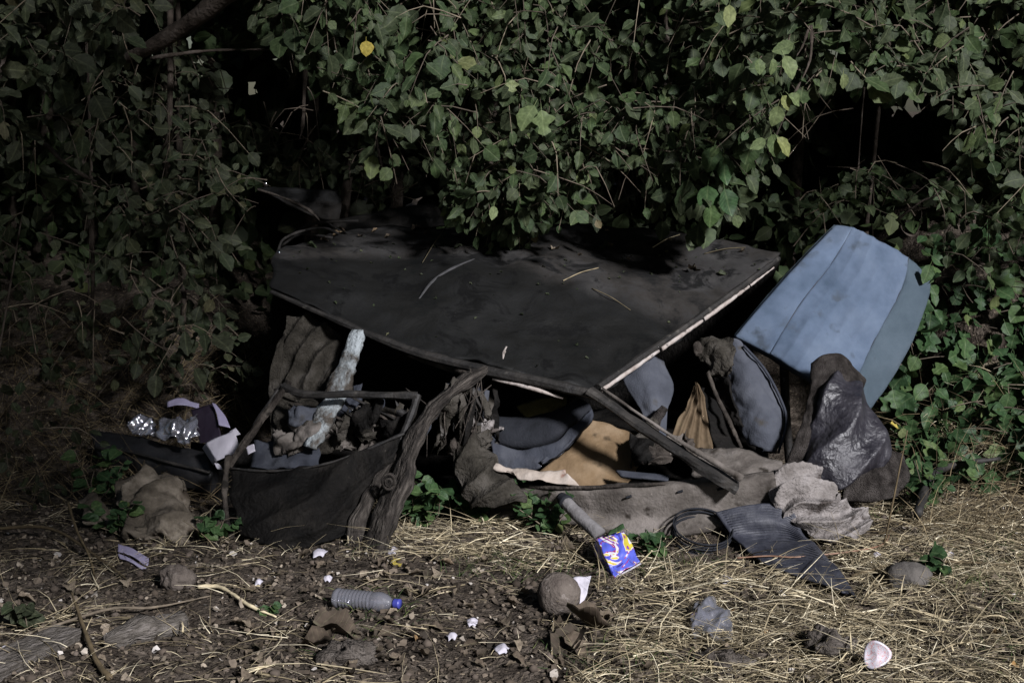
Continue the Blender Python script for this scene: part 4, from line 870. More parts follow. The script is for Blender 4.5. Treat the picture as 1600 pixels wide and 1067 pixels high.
stick('thin_branch', [(-20, 846, .05), (80, 850, .06), (160, 888, .03), (205, 915, .01)], .006, 'drystalk', 'long dry stalk bending down towards the lavender strip')
stick('thin_branch', [(108, 830, .12), (122, 862, .08), (140, 885, .04), (150, 912, .01)], .005, 'drystalk', 'short dark stalk leaning over soil left of the lavender strip')
stick('thin_branch', [(60, 1000, .03), (170, 970, .04), (240, 960, .025), (330, 935, .01)], .005, 'twig', 'thin brown branch lying behind the rotten log')
stick('charred_branch', [(1432, 826, .06), (1452, 790, .12), (1490, 770, .12), (1560, 752, .10)], .018, 'blackmetal', 'thick charred black branch curving up out of straw at the right', 'branch')
stick('brown_branch', [(1330, 905, .012), (1400, 894, .03), (1480, 890, .03), (1620, 893, .02)], .006, 'drystalk', 'long straight brown stalk lying behind the flat grey stone')
cw = tube('copper_wire', [g(1150, 884)+Vector((0, 0, .03)), g(1200, 883)+Vector((0, 0, .035)), g(1255, 882)+Vector((0, 0, .03)), g(1370, 862)+Vector((0, 0, .02)), g(1392, 840)+Vector((0, 0, .03))], .0028, 'copper', None, sides=6, seg=30)
solo(cw, 'bare copper wire lying across the rubber mat', 'wire')
st = tube('reed_stalk', [g(1380, 856)+Vector((0, 0, 0)), at(1392, 800, 4.98), at(1406, 730, 5.0), at(1418, 672, 5.02)], [.004, .0035, .003, .002], 'drystalk', None, sides=6)
solo(st, 'single upright brown reed stalk in front of the felt flap', 'stalk')

# clear bag, lid, paper scraps
bg = patch('plastic_bag', [[gz(1086, 968, .045), gz(1104, 962, .055), gz(1124, 966, .045), gz(1138, 972, .02)], [gz(1080, 984, .035), gz(1104, 982, .05), gz(1126, 986, .045), gz(1142, 988, .02)], [gz(1084, 1000, .006), gz(1106, 1002, .012), gz(1128, 1004, .008), gz(1142, 1000, .006)]], 'film', None, (44, 40), .002, amp=.010, sc=18, ridged=.014, ragged=.025, seed=95, fold=(.018, 2.2, 1.4, 2.5))
solo(bg, 'crumpled clear plastic bag in straw below the egg-shaped stone', 'plastic bag')
ld = thing('printed_lid', 'round white metal lid with faded red print standing in straw', 'lid', g(1368, 1052))
lc = g(1369, 1050)+Vector((0, 0, .050)); ax = Vector((-.35, -.8, .35)).normalized(); e1 = ax.orthogonal().normalized(); e2 = ax.cross(e1)
V = []; Fc = []; UV = []; S = 32
for ri, hz in ((0, 0), (.018, 0), (.030, 0), (.035, .003), (.039, .004), (.042, .0), (.042, -.010)):
    for s in range(S):
        a = 2*math.pi*s/S; V.append(lc+(e1*math.cos(a)+e2*math.sin(a)*(.78 if math.sin(a) > 0 else 1))*ri*(1+.06*math.sin(3*a+1))+ax*(hz+ri*.25*math.sin(2*a))); UV.append((.5+math.cos(a)*ri*9, .5+math.sin(a)*ri*9))
for k in range(6):
    for s in range(S): Fc.append([k*S+s, k*S+(s+1) % S, (k+1)*S+(s+1) % S, (k+1)*S+s])
link_mesh('lid_disc', V, Fc, 'lid', ld, UV)
for k, (x, y, w, lab) in enumerate([(706, 1000, 14, 'torn white paper scrap left of the pale dry leaf heap'), (738, 976, 12, 'small white paper scrap on litter right of the bottle'), (786, 1020, 16, 'pale bluish paper scrap at the lower edge of bare soil'),
                               (500, 868, 18, 'creased white paper scrap at the foot of the twisted pillar'), (512, 908, 9, 'white flake on soil above the bottle'), (614, 866, 8, 'tiny white flake right of the twisted pillar foot'),
                               (1370, 872, 12, 'crumpled whitish scrap left of the flat grey stone'), (1135, 910, 12, 'small pinkish white scrap on straw behind the clear bag'), (1476, 868, 12, 'bluish white scrap behind the flat grey stone'),
                               (404, 915, 10, 'greyish paper scrap on soil beside the pale twig'), (6, 1020, 10, 'pale scrap under the weathered plank end')]):
    c = g(x, y); s = w*.8/FPX*c.y
    o = patch('paper_scrap', [[c+Vector((-s, s*.5, .012)), c+Vector((0, s*.8, .02)), c+Vector((s, s*.5, .014))], [c+Vector((-s*.9, -s*.3, .010)), c+Vector((0, -s*.2, .022)), c+Vector((s*.9, -s*.4, .010))], [c+Vector((-s*.6, -s*1.2, .004)), c+Vector((.1*s, -s, .008)), c+Vector((s*.5, -s*1.1, .004))]], 'white', None, (12, 12), .002, amp=.004, sc=40, ridged=.003, ragged=.018, seed=100+k)
    solo(o, lab, 'paper')

# ================================================================== HEDGE
def b1(B):
    pass
make_bush('overhanging_bush', 'dim broad-leaved bush hanging over the bumper end beside a bare limb', 60, 7.0, 'leaf_dusty',
          [([(-220, -60), (240, -60), (225, 120), (130, 230), (30, 300), (-220, 330)], 5.5, 6.2, 84, .080, {}),
           ([(-160, 330), (60, 380), (50, 460), (-160, 500)], 5.8, 6.3, 12, .075, {})],
          extra=[([at(190, 95, 6.3), at(232, 76, 6.2), at(290, 40, 6.1), at(350, -5, 6.0), at(420, -60, 5.9)], [.022, .030, .036, .042, .048]),
                 ([at(70, 225, 6.0), at(110, 262, 5.95), at(150, 285, 5.9)], [.010, .008, .005]),
                 ([at(235, 92, 6.5), at(320, 80, 6.5), at(420, 78, 6.6)], [.008, .007, .005])])
make_bush('arching_bramble', 'bramble with small oval leaves arching down above the dry weeds', 250, 7.0, 'leaf_dusty',
          [([(110, 250), (200, 190), (340, 190), (400, 320), (380, 420), (330, 500), (240, 500), (120, 400)], 5.9, 6.5, 70, .064, {'lean': (.35, .15)}),
           ([(150, 90), (330, 110), (420, 230), (300, 230), (200, 200)], 6.8, 7.3, 26, .07, {}),
           ([(240, 470), (340, 470), (350, 560), (220, 560)], 5.9, 6.3, 9, .085, {'lean': (.5, 0)})])
make_bush('shaded_shrub', 'dim rounded shrub rising behind the rear wing panel', 470, 7.6, 'leaf_dusty',
          [([(420, 190), (500, 180), (525, 240), (500, 300), (425, 290)], 7.1, 7.4, 16, .075, {}), ([(520, 250), (650, 240), (640, 330), (560, 330)], 7.2, 7.6, 16, .055, {})], cap=120)
make_bush('dry_bramble', 'low half dead bramble sprawling over the bank left of the bumper', 120, 5.9, 'leaf_dusty',
          [([(-160, 440), (60, 430), (200, 520), (420, 530), (420, 600), (200, 640), (-160, 660)], 6.0, 6.7, 46, .058, {'lean': (.2, .3), 'nl': (4, 7)}),
           ([(-160, 640), (130, 650), (120, 800), (-160, 820)], 5.5, 5.9, 16, .05, {'nl': (3, 6)})], cap=220, r=.008)
def yel(B):
    p = at(572, 66, 5.62); B_y.append(p)
B_y = []
make_bush('hanging_bush', 'broad-leaved branch holding one bright yellow leaf above the roof', 600, 7.4, 'leaf',
          [([(420, -60), (720, -60), (720, 60), (700, 200), (640, 250), (590, 240), (540, 150), (470, 90), (430, 60)], 5.8, 6.4, 105, .078, {})], hooks=yel)
make_bush('drooping_bush', 'dense bush whose lowest leafy spray rests on the middle of the roof', 780, 7.4, 'leaf',
          [([(700, -60), (900, -60), (905, 300), (860, 330), (700, 280), (690, 240)], 5.95, 6.7, 130, .068, {}),
           ([(700, 290), (780, 280), (850, 300), (850, 365), (720, 365), (690, 330)], 6.15, 6.55, 56, .060, {'length': (.10, .22)})], cap=300)
make_bush('thick_bush', 'thick leafy bush behind the roof with a trailing ivy strand hanging low', 1010, 7.4, 'leaf',
          [([(880, -60), (1180, -60), (1190, 220), (1120, 290), (1000, 310), (890, 320)], 6.0, 6.7, 140, .068, {}),
           ([(885, 170), (1190, 170), (1180, 260), (1090, 320), (1010, 300), (890, 330)], 5.95, 6.3, 46, .062, {}),
           ([(940, 260), (1010, 260), (1000, 340), (930, 340)], 6.8, 7.0, 8, .06, {}),
           ([(1090, 230), (1150, 230), (1145, 340), (1095, 340)], 6.0, 6.2, 10, .105, {'length': (.1, .2)})], cap=300)
make_bush('pale_leaf_bush', 'bush with hanging pale green leaves beside the dark hollow', 1220, 7.5, 'leaf',
          [([(1130, -60), (1340, -60), (1320, 90), (1290, 200), (1210, 230), (1140, 190)], 5.6, 6.1, 46, .080, {})],
          extra=[([at(1265, 40, 5.7), at(1250, 80, 5.65), at(1225, 105, 5.62)], [.005, .004, .003]), ([at(1268, 40, 5.7), at(1265, 95, 5.65), at(1240, 150, 5.62), at(1205, 230, 5.6)], [.006, .005, .004, .003])])
make_bush('canopy_bush', 'leafy bush roofing over the dark hollow beside the blue seat back', 1760, 7.4, 'leaf',
          [([(1320, -60), (1800, -60), (1800, 60), (1760, 330), (1540, 330), (1490, 170), (1440, 120), (1340, 120)], 5.8, 6.4, 135, .070, {}),
           ([(1310, 60), (1480, 70), (1470, 130), (1340, 130)], 5.7, 6.0, 14, .09, {})], cap=300)
make_bush('low_shrub', 'low small-leaved shrub rising just behind the blue seat back', 1340, 6.9, 'leaf',
          [([(1285, 280), (1400, 262), (1400, 345), (1280, 345)], 6.5, 6.8, 16, .062, {'lean': (0, .7)})], cap=140, r=.012)
make_bush('tangled_vine', 'tangle of vine stems and leaves above the ivy bank', 1700, 7.0, 'leaf',
          [([(1430, 250), (1560, 230), (1760, 230), (1760, 420), (1480, 420)], 6.2, 6.7, 60, .066, {})], kind='ovate',
          extra=[([at(1400, 345, 6.6), at(1440, 315, 6.55), at(1470, 300, 6.5), at(1500, 250, 6.5), at(1530, 225, 6.5)], [.006]*4+[.004]), ([at(1405, 330, 6.6), at(1410, 360, 6.5), at(1430, 368, 6.5), at(1440, 335, 6.5), at(1436, 310, 6.5)], [.003]*5)], cap=240, r=.014)
# single bright leaves on the bushes
def spot_leaf(px, py, d, size, kind, var, material, parent, tip=(0, 0, -1), n=(.3, -.9, .3)):
    leaf_obj(frame(at(px, py, d), Vector(tip)+rv(.12), Vector(n)+rv(.1), size), kind, var, material, parent)
byname = {o.name: o for o in bpy.data.objects}
hb = byname['hanging_bush']; pb = byname['pale_leaf_bush']; db = byname['drooping_bush']; tb_ = byname['thick_bush']; cbn = byname['canopy_bush']
spot_leaf(572, 64, 5.5, .06, 'round', 0, 'leaf_yellow', hb)
spot_leaf(846, 172, 5.65, .10, 'lobed', 0, 'leaf_pale', db, (.3, 0, -1)); spot_leaf(835, 165, 5.66, .11, 'ovate', 1, 'leaf_pale', db, (-.3, 0, -1))
spot_leaf(772, 322, 5.9, .06, 'ovate', 2, 'leaf_pale', db, (-.1, 0, -1)); spot_leaf(800, 125, 5.7, .05, 'lobed', 1, 'leaf_pale', db)
for (x, y, s, t) in [(1222, 150, .075, (.6, 0, -1)), (1216, 165, .10, (-.3, 0, -1)), (1232, 148, .08, (.8, 0, -.5)), (1205, 210, .11, (.35, 0, -1)), (1215, 215, .10, (.7, 0, -.6)), (1196, 218, .08, (-.6, 0, -.4)),
                     (1140, 8, .10, (-.1, 0, -1)), (1240, 68, .10, (-1, 0, -.3)), (1186, 92, .07, (.2, 0, -1)), (1208, 92, .07, (.1, 0, -1)), (1225, 88, .11, (.25, 0, -1)), (1318, 115, .07, (.1, 0, -1))]:
    spot_leaf(x, y, 5.5, s*.85, 'ovate', random.randrange(5), 'leaf_pale', pb, t)
for (x, y, s) in [(1116, 240, .11), (1130, 255, .12), (1106, 300, .12), (1132, 305, .12), (1112, 330, .10)]:
    spot_leaf(x, y-10, 5.95, s, 'round', random.randrange(3), 'leaf_ivy', tb_)

# canopy above the frame and the dense growth behind (one mass)
def mass(n, xr, yr, zr, size, mat_name, name, label, cat, kindv='ovate', group=None, skip=None):
    items = []
    c = Vector((sum(xr)/2, sum(yr)/2, zr[0]))
    for _ in range(n):
        p = Vector((random.uniform(*xr), random.uniform(*yr), random.uniform(*zr)))
        if skip and skip(p): continue
        if p.z < hgt(p.x, p.y): p.z = hgt(p.x, p.y)+.05
        items.append((frame(p, Vector((0, -.2, -.6))+rv(.6), Vector((.2, -.6, .6))+rv(.6), size*random.uniform(.7, 1.3)), kindv, random.randrange(len(LEAFS[kindv]))))
    o = thing(name, label, cat, on(c.x, c.y), group)
    for k in range(max(3, int((xr[1]-xr[0])*.5))):
        x = xr[0]+(k+.5)*(xr[1]-xr[0])/max(3, int(xr[1]-xr[0]))+random.uniform(-.3, .3); y = random.uniform(*yr)
        b = on(x, y, -.03)
        y = max(y, 8.0); b = on(x, y, -.03); tube('trunk', [b, b+Vector((random.uniform(-.15, .15), 0, .8)), Vector((x+random.uniform(-.3, .3), y, max(1.8, zr[1]*.75)))], [.04, .03, .015], 'bark', o, sides=7, amp=.006, sc=10, seed=k)
    leaf_stuff('crown', items, mat_name, o)
    return o
def vis_skip(p):
    x, y = pix(p); return y > -25 and -80 < x < 1680
mass(7500, (-4.2, 4.6), (6.0, 7.8), (2.15, 4.2), .15, 'leaf', 'overgrown_hedge', 'upper growth of the hedge closing over the car wreck', 'hedge', skip=vis_skip)
mass(6500, (-4.5, 4.5), (7.5, 8.4), (.4, 2.6), .11, 'leaf', 'undergrowth', 'dim undergrowth filling the hedge bottom behind the wreck', 'hedge', skip=lambda p: any(inpoly(*pix(p), h) for h in HOLES))
mass(17000, (-8, 9), (8.7, 11), (.3, 5.6), .27, 'leaf_dusty', 'hedge', 'black mass of hedge far back in the dark behind the wreck', 'hedge')
mass(4200, (2.95, 5.6), (6.3, 8.4), (.4, 4.4), .15, 'leaf', 'hedge_end', 'end of the hedge beyond the ivy bank', 'hedge')
mass(2200, (-5.0, -2.75), (6.0, 8.0), (.3, 4.0), .15, 'leaf_dusty', 'hedge_end', 'end of the hedge beyond the overhanging dim bush', 'hedge')

# unseen tree, added so that its crown shades the left half
tr = thing('added_shade_tree', 'unseen tree added behind the camera, its loose leafy crown shading the left half', 'tree', on(.2, -1.3, -.03))
tb0 = on(.2, -1.3, -.05)
tube('trunk', [tb0, tb0+Vector((-.05, .05, 1.6)), Vector((.15, -1.0, 3.2)), Vector((.3, -.2, 4.4)), Vector((.5, .5, 5.6))], [.15, .12, .10, .06, .025], 'bark', tr, sides=12, amp=.02, sc=5)
for k in range(6):
    a = 2*math.pi*k/6; tip = Vector((.9+.8*math.cos(a), 1.3+.7*math.sin(a), 3.4+.4*k)); st_ = Vector((.2, -.7+.15*k, 3.5+.3*k))
    tube('branch', [st_, (st_+tip)/2+Vector((0, 0, .2)), tip], [.03, .018, .008], 'bark', tr, sides=7, amp=.006, sc=8, seed=k)
TREE = []
for cx_, cy_, cz_, rx_, ry_, rz_, n_ in ((1.2, 1.5, 4.25, 1.5, 1.0, 1.8, 1500), (.4, 1.5, 2.75, .65, .6, .7, 220)):
    for _ in range(n_):
        q = rv(1.); q.normalize(); q *= random.random()**.4
        p = Vector((cx_+rx_*q.x, cy_+ry_*q.y, cz_+rz_*q.z))
        if random.random() < sstep(1.0, 2.3, p.x): continue
        TREE.append((frame(p, Vector((0, 0, -.7))+rv(.6), Vector((.2, -.3, .8))+rv(.6), random.uniform(.10, .17)), 'ovate', random.randrange(5)))
leaf_stuff('crown', TREE, 'leaf', tr)

# ================================================================== GROUND PLANTS
iv = Bush('ivy_bank', 'bank of dark green ivy beside the blue seat back', on(2.0, 6.4), 'leaf_ivy', 'lobed', None, 'ivy')
poly = [(1375, 470), (1450, 410), (1500, 385), (1620, 350), (1780, 350), (1780, 790), (1560, 770), (1440, 770), (1400, 720), (1372, 650)]
c = 0
while c < 620:
    x, y = random.uniform(1370, 1780), random.uniform(345, 800)
    if not inpoly(x, y, poly): continue
    p = g(x, y); c += 1
    if p is None or p.y > 7.6: continue
    if x < 1460 and y < 650: p = at(x, y, random.uniform(6.15, 6.4))
    p = p+Vector((0, -.03, random.uniform(.02, .16)))
    iv.add(p, Vector((0, -.3, -.8))+rv(.5), Vector((.15, -.7, .6))+rv(.3), random.uniform(.055, .115), random.choice(['lobed', 'lobed', 'round', 'ovate']), True)
for k in range(40):
    x, y = random.uniform(1400, 1700), random.uniform(420, 740); p = g(x, y)
    if p: iv.T.append(([p, p+Vector((random.uniform(-.1, .1), -.02, .12)), p+Vector((random.uniform(-.25, .25), -.06, .10))], [.003, .003, .002]))
iv.finish(290)
spot_leaf(1392, 662, 5.8, .05, 'lobed', 1, 'leaf_yellow', iv.o, (.6, .2, -.4), (.1, -.4, .9)); spot_leaf(1412, 668, 5.8, .05, 'ovate', 1, 'leaf_pale', iv.o)

def herb(name, label, px, py, h, spread, n, size, material='leaf_ivy', kind='round', dx=0, cat='plant', group=None):
    base = g(px, py); B = Bush(name, label, base, material, kind, group, cat)
    for k in range(max(3, n//7)):
        tip = base+Vector((random.gauss(0, spread*.6), random.gauss(0, spread*.4), h*random.uniform(.55, 1.0)))
        B.T.append(([base+rv(.01), (base+tip)/2+rv(.02), tip], [.003, .0025, .0015]))
        for q in range(7):
            t = .35+.65*q/6; p = base+(tip-base)*t
            B.add(p, Vector((random.gauss(0, .8), random.gauss(-.3, .6), random.uniform(-.5, .3))), Vector((.1, -.5, .8))+rv(.3), size*random.uniform(.6, 1.2), None, True)
    B.finish(200)
herb('nettle_clump', 'bright green leafy weed clump at the right foot of the twisted pillar', 665, 826, .20, .15, 70, .062)
herb('nettle_clump', 'small green weed clump growing under the brown cloth', 745, 820, .13, .09, 28, .045)
for (x, y, lab) in [(640, 806, 'green weed clump right against the twisted pillar'), (700, 812, 'green weed clump in front of the hanging torn lining'), (790, 806, 'green weed sprouting in front of the sill end below the paper strip'), (860, 836, 'low green weed under the grey pipe')]:
    herb('nettle_clump', lab, x, y, .17, .11, 56, .046)
herb('weed_plant', 'upright green weed left of the pipe and sill end', 828, 822, .16, .06, 35, .06, kind='ovate')
herb('weed_plant', 'little green weed growing right behind the blue carton', 1022, 872, .10, .06, 28, .05, kind='ovate')
herb('weed_plant', 'dark green weed rooted at the foot of the thin door post', 330, 850, .13, .09, 40, .05)
herb('weed_plant', 'tiny green seedling on bare soil left of the bottle', 424, 958, .03, .02, 7, .03, kind='ovate')
herb('weed_plant', 'dark leaved weed growing over the flat grey stone', 1462, 902, .09, .05, 21, .055, kind='ovate')
herb('weed_plant', 'dark weed sprawling over the burst beige sack', 180, 836, .14, .13, 40, .055)
herb('weed_plant', 'dark weed climbing up the outer end of the bumper', 150, 790, .32, .12, 40, .06)
herb('weed_plant', 'yellow leaved weed beside the weathered plank', 45, 985, .10, .07, 28, .05, material='leaf_dusty')
herb('weed_plant', 'green weed patch between ivy bank and charred branch', 1440, 800, .22, .18, 70, .055)

# blades: thin bent prisms
def blades(name, items, material, parent=None, loc=(0, 0, 0), kind='stuff'):
    V = []; Fc = []
    for base, dr, L, r, sag in items:
        d = dr.normalized(); s = d.cross(Vector((0, 0, 1)));
        s = s.normalized() if s.length > 1e-3 else Vector((1, 0, 0)); u = s.cross(d)
        b = len(V); bend = random.gauss(0, .22)
        for k in range(4):
            t = k/3; c = base+d*L*t+Vector((0, 0, -sag*L*t*t))+s*(bend*L*t*t); rr_ = r*(1-.75*t)
            mn = hgt(c.x, c.y)+.002
            if c.z < mn: c.z = mn
            for a in (0, 2.094, 4.189): V.append(c+(s*math.cos(a)+u*math.sin(a))*rr_)
        for k in range(3):
            for a in range(3):
                i, j = b+k*3+a, b+k*3+(a+1) % 3; Fc.append([i, j, j+3, i+3])
    o = link_mesh(name, V, Fc, material, parent, loc=None if parent else Vector(loc))
    o['kind'] = kind; return o
def straw_density(x, y):
    d = .13 if y > 4.8 else .08
    d += .95*sstep(.0, .5, x)*(1-sstep(5.2, 5.6, y)*(1-sstep(1.3, 1.6, x)))
    if -.55 < x < .7 and 4.85 < y < 5.4: d = max(d, .6)
    if x < -1.1: d = max(d, .12)
    if .05 < x < .35 and 4.3 < y < 4.75: d *= .5
    n_ = noise.noise(Vector((x*2.2, y*2.2, 3)))
    return d*(.75+.9*n_)
CLEAR = [[(1040, 815), (1150, 815), (1160, 880), (1050, 880)], [(1118, 800), (1240, 795), (1300, 860), (1340, 940), (1250, 912), (1150, 860)], [(512, 915), (640, 920), (640, 972), (512, 968)], [(840, 890), (930, 890), (930, 968), (840, 968)], [(930, 822), (1004, 830), (1004, 905), (930, 905)]]
def cleared(p):
    x, y = pix(p); return any(inpoly(x, y, c_) for c_ in CLEAR)
items = []; n_try = 0
while len(items) < 24000 and n_try < 60000:
    n_try += 1
    cx_, cy_ = random.uniform(-2.6, 2.7), random.uniform(3.5, 6.3)
    if random.random() > straw_density(cx_, cy_): continue
    a0 = random.uniform(0, 2*math.pi); up = abs(random.gauss(0, .18)); fine = random.random() < .6
    for q in range(random.randint(4, 14)):
        x, y = cx_+random.gauss(0, .05), cy_+random.gauss(0, .04); p = on(x, y, random.uniform(.002, .022))
        if cleared(p): continue
        a = a0+random.gauss(0, .7)
        L = random.uniform(.02, .09) if random.random() < .72 else random.uniform(.09, .26)
        items.append((p, Vector((math.cos(a), math.sin(a), up+abs(random.gauss(0, .2)))), L, random.uniform(.0007, .0016) if fine else (random.uniform(.0012, .0028) if random.random() < .85 else random.uniform(.0028, .0042)), random.uniform(0, .45)))
st = blades('straw', items, 'straw'); tag(st, 'dry pale straw strewn over the soil', 'straw')
items = []
for _ in range(260):
    x, y = random.uniform(.1, 2.6), random.uniform(3.6, 5.2); a = random.uniform(0, 2*math.pi)
    items.append((on(x, y), Vector((math.cos(a)*.7, math.sin(a)*.5, random.uniform(.4, 1.4))), random.uniform(.06, .16), .0016, .15))
items2 = []
for _ in range(3200):
    x, y = (random.uniform(-.6, 2.6), random.uniform(3.7, 5.5)); a = random.uniform(0, 2*math.pi)
    if noise.noise(Vector((x*1.5, y*1.5, 9))) < .05: continue
    items2.append((on(x, y), Vector((math.cos(a)*.6, math.sin(a)*.6, random.uniform(.3, 1.0))), random.uniform(.04, .11), .0014, .35))
for _ in range(500):
    px, py = random.uniform(1360, 1600), random.uniform(560, 700); p = g(px, py); a = random.uniform(0, 2*math.pi)
    if p: items2.append((p, Vector((math.cos(a)*.6, math.sin(a)*.6-.3, random.uniform(.4, 1.0))), random.uniform(.08, .2), .0018, .35))
gg = blades('grass', items2, 'greengrass'); tag(gg, 'thin green grass blades growing through the straw', 'grass')
gg = blades('upright_straw', items, 'straw'); tag(gg, 'upright broken straw stubble', 'straw')
# dead weeds standing at the left and under the right bank
items = []
for _ in range(1500):
    px, py = random.uniform(-120, 430), random.uniform(500, 800); p = g(px, py)
    if p is None or p.y > 7.2 or (p.x > -.95 and p.y > 5.5): continue
    a = random.uniform(0, 2*math.pi)
    items.append((p, Vector((math.cos(a)*.8, math.sin(a)*.6, random.uniform(.2, 1.3))), random.uniform(.08, .42), random.uniform(.0012, .0028), random.uniform(.1, .6)))
for _ in range(900):
    px, py = random.uniform(1400, 1700), random.uniform(640, 860); p = g(px, py)
    if p is None: continue
    items.append((p, Vector((random.gauss(.3, .7), random.gauss(0, .4), random.uniform(.05, .7))), random.uniform(.1, .45), random.uniform(.0014, .0028), random.uniform(.1, .5)))
dw = blades('dead_weeds', items, 'drystalk'); tag(dw, 'tangle of dead brown weed stalks', 'weeds')

# litter
def litter(n, xr, yr, smin, smax, mat_name, name, label, dens=None):
    V = []; Fc = []
    k = 0
    while k < n:
        x, y = random.uniform(*xr), random.uniform(*yr)
        if dens and random.random() > dens(x, y): k += .2; continue
        k += 1
        s = random.uniform(smin, smax); m = Matrix.Rotation(random.uniform(0, 6.28), 3, 'Z') @ Matrix.Rotation(random.gauss(0, .5), 3, 'X') @ Matrix.Rotation(random.gauss(0, .5), 3, 'Y')
        c = on(x, y, .003+.3*s); b = len(V)
        cu = random.uniform(-.5, .5)
        for (u, v, w) in ((-1, -.6, cu), (0, -.8, -.1), (1, -.5, cu), (-.9, .6, cu*.6), (.1, .9, 0), (.8, .4, cu)):
            V.append(c+m @ Vector((u*s*random.uniform(.6, 1), v*s*random.uniform(.4, 1), w*s)))
        Fc += [[b, b+1, b+4, b+3], [b+1, b+2, b+5, b+4]]
    o = link_mesh(name, V, Fc, mat_name, None, loc=Vector((0, 0, 0)), smooth=False); o['kind'] = 'stuff'; tag(o, label, 'litter'); return o
litter(15000, (-2.6, 2.6), (3.5, 5.7), .004, .013, 'chips', 'leaf_litter', 'small leaf and wood fragments littering the soil')
litter(1500, (-2.4, 2.4), (3.6, 5.3), .010, .022, 'chips', 'leaf_fragments', 'larger brown leaf fragments littering the soil')
V = []; Fc = []
bm = bmesh.new(); bmesh.ops.create_icosphere(bm, subdivisions=1, radius=1); IV = [v.co.copy() for v in bm.verts]; IF = [[v.index for v in f.verts] for f in bm.faces]; bm.free()
for _ in range(2600):
    x, y = random.uniform(-2.5, 2.5), random.uniform(3.5, 5.6)
    if x > .2 and random.random() < .6: continue
    s = random.choice([.004, .006, .008, .011, .016]); c = on(x, y, s*.3); b = len(V)
    for v in IV: V.append(c+Vector((v.x*random.uniform(.7, 1.3), v.y*random.uniform(.7, 1.3), v.z*.8))*1.0*s if False else c+Vector((v.x*s*random.uniform(.75, 1.3), v.y*s*random.uniform(.75, 1.3), v.z*s*random.uniform(.6, 1))))
    Fc += [[i+b for i in f] for f in IF]
o = link_mesh('soil_crumbs', V, Fc, 'clod', None, loc=Vector((0, 0, 0))); o['kind'] = 'stuff'; tag(o, 'loose crumbs of dark soil', 'soil')

# fallen leaves, each its own
def fallen(px, py, size, material='leaf_dead', kind='dead', label=None, group=None, flat=.3, name='fallen_leaf'):
    p = g(px, py)
    if p is None: return
    a = random.uniform(0, 6.28)
    m = frame(p+Vector((0, 0, .012+size*.10)), Vector((math.cos(a), math.sin(a), random.gauss(0, .12))), Vector((0, -.15, 1))+rv(flat), size)
    o = leaf_obj(m, kind, random.randrange(len(LEAFS[kind])), material, None, name)
    tag(o, label, 'leaf', group)
for k in range(150):
    px, py = (random.uniform(380, 1010), random.uniform(868, 1062)) if k < 110 else (random.uniform(10, 1590), random.uniform(880, 1062))
    fallen(px, py, random.uniform(.025, .055), label='curled brown dead leaf fallen on the soil and straw', group='dead leaves on the ground')
fallen(905, 868, .13, label='long folded grey brown dead leaf left of the blue carton', flat=.1)
for k, (x, y, s, lab) in enumerate([(905, 1000, .16, 'broad crumpled tan dead leaf below the egg-shaped stone'), (955, 992, .15, 'long pale tan dead leaf lying right of the broad crumpled tan leaf'), (880, 1006, .10, 'darker tan dead leaf at the edge of the broad crumpled leaf'),
                                  (490, 990, .15, 'large grey brown withered leaf below the bottle end'), (520, 1012, .12, 'grey withered leaf lying on the pale earth clod'), (1310, 775, .06, 'green leaf caught in front of the foam sheet')]):
    fallen(x, y, s, label=lab, flat=.15)
fallen(616, 880, .06, 'leaf_yellow', 'ovate', 'orange yellow fallen leaf near the foot of the twisted pillar')
# leaves, bits and twigs on the roof
for k, (x, y, s) in enumerate([(625, 350, .06), (655, 358, .05), (520, 372, .05), (722, 388, .04), (862, 392, .05), (945, 386, .05), (955, 390, .06), (1076, 424, .06), (1088, 426, .05), (1122, 430, .04), (1163, 396, .035), (945, 365, .03), (1002, 358, .04),
                               (560, 372, .03), (590, 362, .03), (480, 385, .05), (540, 366, .05), (672, 366, .04), (1024, 362, .05), (910, 402, .035), (985, 410, .03), (785, 430, .02), (1050, 380, .03), (610, 372, .03), (700, 372, .03), (500, 378, .04)]):
    p, nrm = onroof(x, y, .006)
    if p is None: continue
    if nrm.z < 0: nrm = -nrm
    a = random.uniform(0, 6.28)
    o = leaf_obj(frame(p+Vector((0, 0, .006)), Vector((math.cos(a), math.sin(a), 0)), nrm+rv(.2), s), 'dead', random.randrange(4), 'leaf_dead' if k % 3 else 'leaf_dusty', None, 'fallen_leaf')
    tag(o, 'small dead leaf lying on the black car roof', 'leaf', 'dead leaves on the roof')
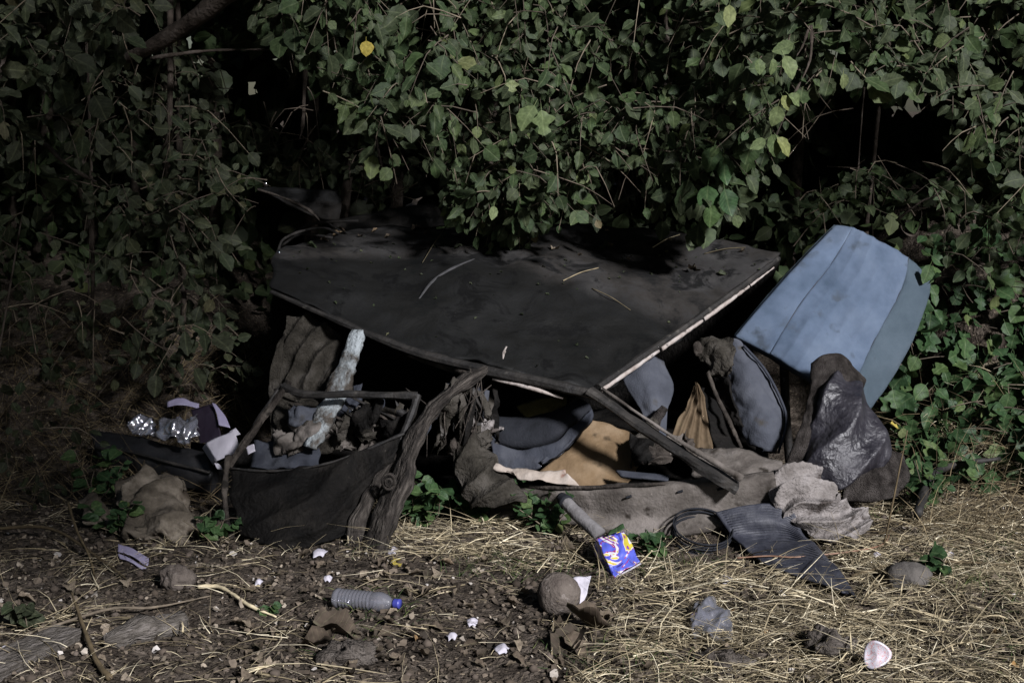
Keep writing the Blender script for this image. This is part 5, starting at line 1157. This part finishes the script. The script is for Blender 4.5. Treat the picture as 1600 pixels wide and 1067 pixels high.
for a, b, lab in [((700, 350), (660, 412), 'pale dry twig standing out from the leafy spray on the roof'), ((880, 440), (935, 420), 'faint long twig lying in the middle of the roof'), ((1020, 388), (1062, 368), 'thin twig near the back edge of the roof'), ((1100, 398), (1165, 388), 'thin twig near the rear right corner of the roof'), ((925, 452), (985, 486), 'thin crooked twig below the middle of the roof')]:
    p, q = onroof(*a)[0], onroof(*b)[0]
    if p is None: p = at(a[0], a[1], 6.75)
    if q is None: q = at(b[0], b[1], 6.75)
    o = tube('roof_twig', [p, (p+q)/2+Vector((0, 0, .008)), q], [.0028, .0026, .0016], 'straw', None, sides=5, amp=.001); solo(o, lab, 'twig')

items = []
for _ in range(240):
    x = random.uniform(440, 1200); y = random.uniform(352, 600)
    if random.random() < sstep(380, 520, y)*.85: continue
    p, nrm = onroof(x, y, .004)
    if p is None: continue
    if nrm.z < 0: nrm = -nrm
    a = random.uniform(0, 6.28)
    items.append((frame(p, Vector((math.cos(a), math.sin(a), 0)), nrm+rv(.4), random.uniform(.006, .022)), 'dead', random.randrange(4)))
rl = leaf_stuff('roof_litter', items, 'leaf_dusty', None, (0, 6, 1)); tag(rl, 'crumbs of dead leaf scattered over the black car roof', 'litter')
# long single straws standing out of the litter
for k, (a, b) in enumerate([((1095, 945), (1112, 1062)), ((1043, 870), (1055, 950)), ((1300, 880), (1298, 930)), ((1520, 895), (1512, 985)), ((1535, 905), (1580, 945)), ((1345, 950), (1382, 900)), ((1450, 910), (1505, 960)), ((865, 965), (862, 1032)), ((1020, 918), (1052, 950)),
                            ((1190, 1000), (1215, 950)), ((1168, 940), (1172, 1010)), ((1330, 970), (1400, 1010)), ((960, 1040), (1060, 1000)), ((1440, 1040), (1530, 1010)), ((1560, 960), (1600, 1000)), ((1085, 900), (1160, 885)), ((1000, 885), (1078, 826)), ((1450, 590), (1540, 640))]):
    p, q = g(*a), g(*b)
    if p is None or q is None: continue
    o = tube('long_straw', [p+Vector((0, 0, .015)), (p+q)/2+Vector((0, 0, .035)), q+Vector((0, 0, .02))], [.0026, .0025, .0018], 'straw', None, sides=5, amp=.0006)
    tag(o, 'long pale single straw lying on top of the litter', 'straw', 'long loose straws')
